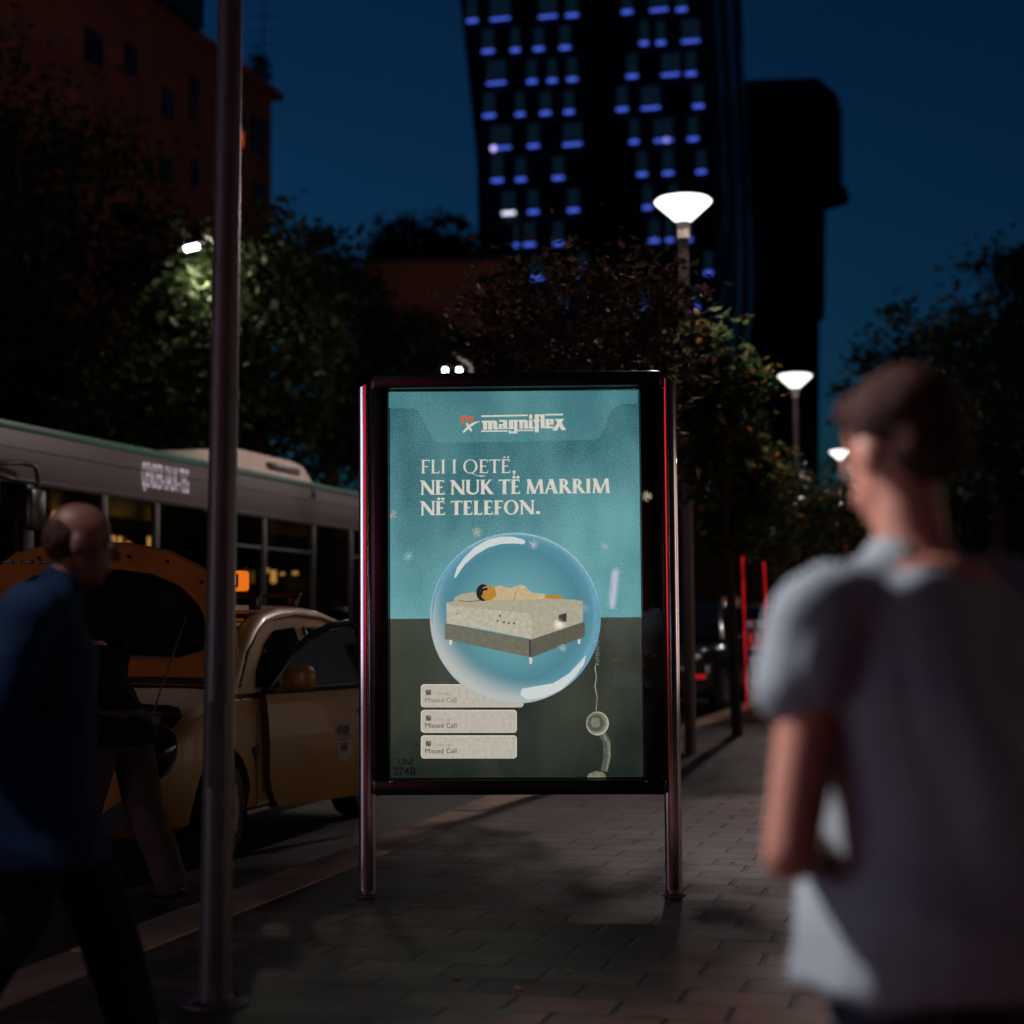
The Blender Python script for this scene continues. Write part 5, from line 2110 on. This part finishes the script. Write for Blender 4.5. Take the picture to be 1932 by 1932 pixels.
def head(mb, c, yaw, pitch, s_=1.0):
    """face looks along +y turned by yaw, nodded by pitch (positive = down)"""
    rot = Matrix.Rotation(yaw, 3, 'Z') @ Matrix.Rotation(-pitch, 3, 'X')
    P = lambda x, y, z: Vector(c) + rot @ Vector((x * s_, y * s_, z * s_))
    mb.ell(P(0, -.012, .035), (.076 * s_, .094 * s_, .083 * s_), rot, 20, 14)
    mb.ell(P(0, .030, -.035), (.060 * s_, .062 * s_, .082 * s_), rot, 20, 14)
    mb.ell(P(0, .045, -.088), (.034 * s_, .034 * s_, .030 * s_), rot)
    cap(mb, P(0, .090, .010), .010 * s_, P(0, .110, -.025), .014 * s_, 10, 3)
    mb.ell(P(0, .088, -.062), (.026 * s_, .014 * s_, .010 * s_), rot)
    for sx in (-1, 1):
        mb.ell(P(sx * .076, -.004, -.006), (.011 * s_, .022 * s_, .034 * s_), rot)
        mb.ell(P(sx * .030, .078, .022), (.020 * s_, .012 * s_, .008 * s_), rot)
    return P, rot


def person(label, loc, rz, J, wear, voxel=.0075):
    t = thing('person', label, 'person', loc, rz)
    b = MB()
    V3 = Vector
    yw = J.get('yaw', 0)
    pel, wai, che, nek, hed = [V3(J[k]) for k in ('pelvis', 'waist', 'chest', 'neck', 'head')]
    eloft(b, [(pel + V3((0, 0, -.10)), .12, .09, yw), (pel, .155, .105, yw), (wai, .135, .095, yw), (che, .160, .110, yw), (che + V3((0, 0, .12)), .150, .09, yw), (che + V3((0, 0, .19)), .08, .06, yw)])
    cap(b, che + V3((0, 0, .14)), .062, nek, .056)
    cap(b, nek, .056, hed + V3((0, 0, -.03)), .052)
    P, hrot = head(b, hed, J['face'], J['nod'])
    for s_ in 'LR':
        sh, el, wr = V3(J['sh' + s_]), V3(J['el' + s_]), V3(J['wr' + s_])
        cap(b, che + V3((0, 0, .13)), .055, sh, .050)
        cap(b, nek + V3((0, 0, -.06)), .045, sh, .046)
        cap(b, sh, .052, el, .038)
        cap(b, el, .038, wr, .026)
        hand(b, wr, V3(J['hd' + s_]), V3(J['th' + s_]), J.get('curl', .5))
        hi, kn, an = V3(J['hip' + s_]), V3(J['kn' + s_]), V3(J['an' + s_])
        cap(b, hi, .085, kn, .055)
        cap(b, kn, .054, an, .038)
        fd = V3(J['ft' + s_])
        cap(b, an + V3((0, 0, -.03)), .038, an + fd * .15 + V3((0, 0, -.05)), .028)
    blob(b, 'body', wear.get('skin', M['skin']), t, voxel, 5)
    # eyes
    for sx in (-1, 1):
        e_ = MB()
        e_.ell(P(sx * .031, .082, .010), (.011, .009, .010), hrot)
        e_.build('eye', M['cream'], t)
    # top
    g = MB()
    zh = wear['hem']
    secs = []
    if zh < pel.z - .02:
        dz = pel.z - zh
        secs.append((V3((pel.x + wear.get('hx', 0), pel.y + wear.get('hy', 0), zh)), .185 + wear['loose'] + .04 * dz, .135 + wear['loose'] + .03 * dz, yw))
    secs += [(pel, .168 + wear['loose'], .122 + wear['loose'], yw), (wai, .150 + wear['loose'], .112 + wear['loose'], yw), (che, .172 + wear['loose'], .122 + wear['loose'] * .7, yw), (che + V3((0, 0, .11)), .158 + wear['loose'] * .5, .098, yw), (che + V3((0, 0, .165)), .095, .078, yw)]
    eloft(g, secs)
    cap(g, che + V3((0, 0, .10)), .07, nek + V3((0, 0, -.045 + wear.get('collar', 0))), .060)
    for s_ in 'LR':
        sh, el, wr = V3(J['sh' + s_]), V3(J['el' + s_]), V3(J['wr' + s_])
        q = wear['sleeve']
        cap(g, che + V3((0, 0, .10)), .080, sh, .066)
        cap(g, nek + V3((0, 0, -.05)), .064, sh, .066)
        if q <= 1:
            cap(g, sh, .058 + wear['loose'] * .3, sh.lerp(el, q), .058 + wear['loose'] * .3)
        else:
            cap(g, sh, .068 + wear['loose'] * .4, el, .055 + wear['loose'] * .4)
            cap(g, el, .055 + wear['loose'] * .4, el.lerp(wr, .96), .040 + wear['loose'] * .3)
    blob(g, wear['topname'], wear['top'], t, voxel * 1.15, 5, .5, wear.get('wrinkle', .006), wear.get('ws', 7), 1.7)
    # trousers
    g = MB()
    eloft(g, [(pel + V3((0, 0, -.12)), .150, .115, yw), (pel, .165, .115, yw), (pel + V3((0, 0, .09)), .150, .108, yw)])
    for s_ in 'LR':
        hi, kn, an = V3(J['hip' + s_]), V3(J['kn' + s_]), V3(J['an' + s_])
        lr = wear.get('legr', 1.0)
        cap(g, hi, .098 * (.5 + .5 * lr), kn, .072 * lr)
        cap(g, kn, .072 * lr, an + (kn - an) * .04, .062 * lr)
    blob(g, 'trousers', wear['legs'], t, voxel * 1.2, 5, .5, .006, 6, 4.1)
    for s_ in 'LR':
        an, fd = V3(J['an' + s_]), V3(J['ft' + s_])
        g = MB()
        cap(g, an + V3((0, 0, -.02)) - fd * .035, .046, an + fd * .06 + V3((0, 0, -.035)), .044)
        cap(g, an + fd * .02 + V3((0, 0, -.04)), .043, an + fd * .175 + V3((0, 0, -.048)), .034)
        blob(g, 'shoe', M['leather'], t, voxel, 4)
    # hair
    g = MB()
    hs = wear['hair']
    if hs == 'short':
        g.ell(P(0, -.026, .048), (.084, .094, .080), hrot, 24, 16)
        g.ell(P(0, -.060, -.005), (.066, .052, .060), hrot, 20, 14)
        g.ell(P(0, .035, .092), (.062, .050, .034), hrot, 20, 14)
    else:
        g.ell(P(0, -.046, .012), (.0815, .066, .072), hrot, 20, 14)
    blob(g, 'hair', M['hair'], t, .007, 3, .5, .004, 40, 2)
    return t


M['cream'] = pmat('eye_white', (.7, .68, .64), .3)
# man on the right, seen from behind, looking down to his left
pr = at(1782, 1170, 2.45)
JR = dict(pelvis=(0, 0, .86), waist=(0, .005, .99), chest=(0, .03, 1.145), neck=(-.005, .065, 1.36), head=(.0, .09, 1.492), face=.12, nod=.36, yaw=0,
          shL=(-.190, .03, 1.235), elL=(-.275, -.01, .93), wrL=(-.03, .19, .92), hdL=(.75, .65, .05), thL=(-.2, .5, .9),
          shR=(.208, .03, 1.235), elR=(.26, -.01, .955), wrR=(.08, .22, .98), hdR=(-.75, .6, .1), thR=(.2, .5, .9),
          hipL=(-.09, 0, .82), knL=(-.10, .06, .46), anL=(-.11, -.02, .10), ftL=(-.1, 1, 0),
          hipR=(.09, 0, .82), knR=(.10, .10, .47), anR=(.11, .10, .10), ftR=(.1, 1, 0), curl=.7)
person('man in a grey white T-shirt seen from behind, nearest to the camera on the right', (pr.x + .0, pr.y, 0), math.radians(24), JR,
       dict(hem=.745, loose=.042, sleeve=.24, topname='t_shirt', top=M['shirt'], legs=M['jeans'], hair='short', wrinkle=.026, ws=4.2))
# phone in his hand
# man in the blue coat walking to the right
pbm = at(80, 1170, 4.85)
JB = dict(pelvis=(0, -.02, .86), waist=(0, -.01, 1.00), chest=(0, .0, 1.17), neck=(0, .05, 1.37), head=(0, .105, 1.48), face=0.05, nod=.15, yaw=0,
          shL=(-.185, -.01, 1.28), elL=(-.22, -.12, 1.01), wrL=(-.13, .00, .82), hdL=(0, .3, -1), thL=(0, 1, .3),
          shR=(.185, -.01, 1.28), elR=(.215, -.09, 1.00), wrR=(.13, .02, .82), hdR=(0, .35, -1), thR=(0, 1, .3),
          hipL=(-.085, 0, .82), knL=(-.09, .15, .46), anL=(-.09, .26, .10), ftL=(0, 1, 0),
          hipR=(.085, 0, .82), knR=(.09, -.04, .46), anR=(.09, -.24, .13), ftR=(0, .95, -.25), curl=.45)
person('balding man in a long blue coat walking past in front of the taxi', (pbm.x, pbm.y, 0), math.radians(-82), JB,
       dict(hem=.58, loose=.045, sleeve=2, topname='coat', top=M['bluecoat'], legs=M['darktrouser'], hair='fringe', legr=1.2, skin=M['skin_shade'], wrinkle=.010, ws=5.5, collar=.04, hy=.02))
# man bent over the engine
pe = ground(262, 1700, ROAD_Z)
JE = dict(pelvis=(0, 0, .86), waist=(0, .10, .98), chest=(0, .22, 1.10), neck=(0, .36, 1.26), head=(0, .43, 1.34), face=0, nod=.6, yaw=0,
          shL=(-.18, .24, 1.22), elL=(-.24, .36, .98), wrL=(-.14, .56, .96), hdL=(.2, .9, -.2), thL=(.8, .1, .4),
          shR=(.18, .24, 1.22), elR=(.24, .36, .98), wrR=(.14, .56, .96), hdR=(-.2, .9, -.2), thR=(-.8, .1, .4),
          hipL=(-.09, 0, .83), knL=(-.12, .10, .46), anL=(-.13, .06, .10), ftL=(-.1, 1, 0),
          hipR=(.09, 0, .83), knR=(.14, -.05, .47), anR=(.15, -.26, .10), ftR=(.1, 1, 0), curl=.6)
person('man in a black jacket and brown trousers leaning over the taxi engine', (pe.x - .10, pe.y - .1, ROAD_Z), math.radians(52), JE,
       dict(hem=.78, loose=.04, sleeve=2, topname='jacket', top=M['blackjacket'], legs=M['browntrouser'], hair='short', wrinkle=.008, legr=1.3))
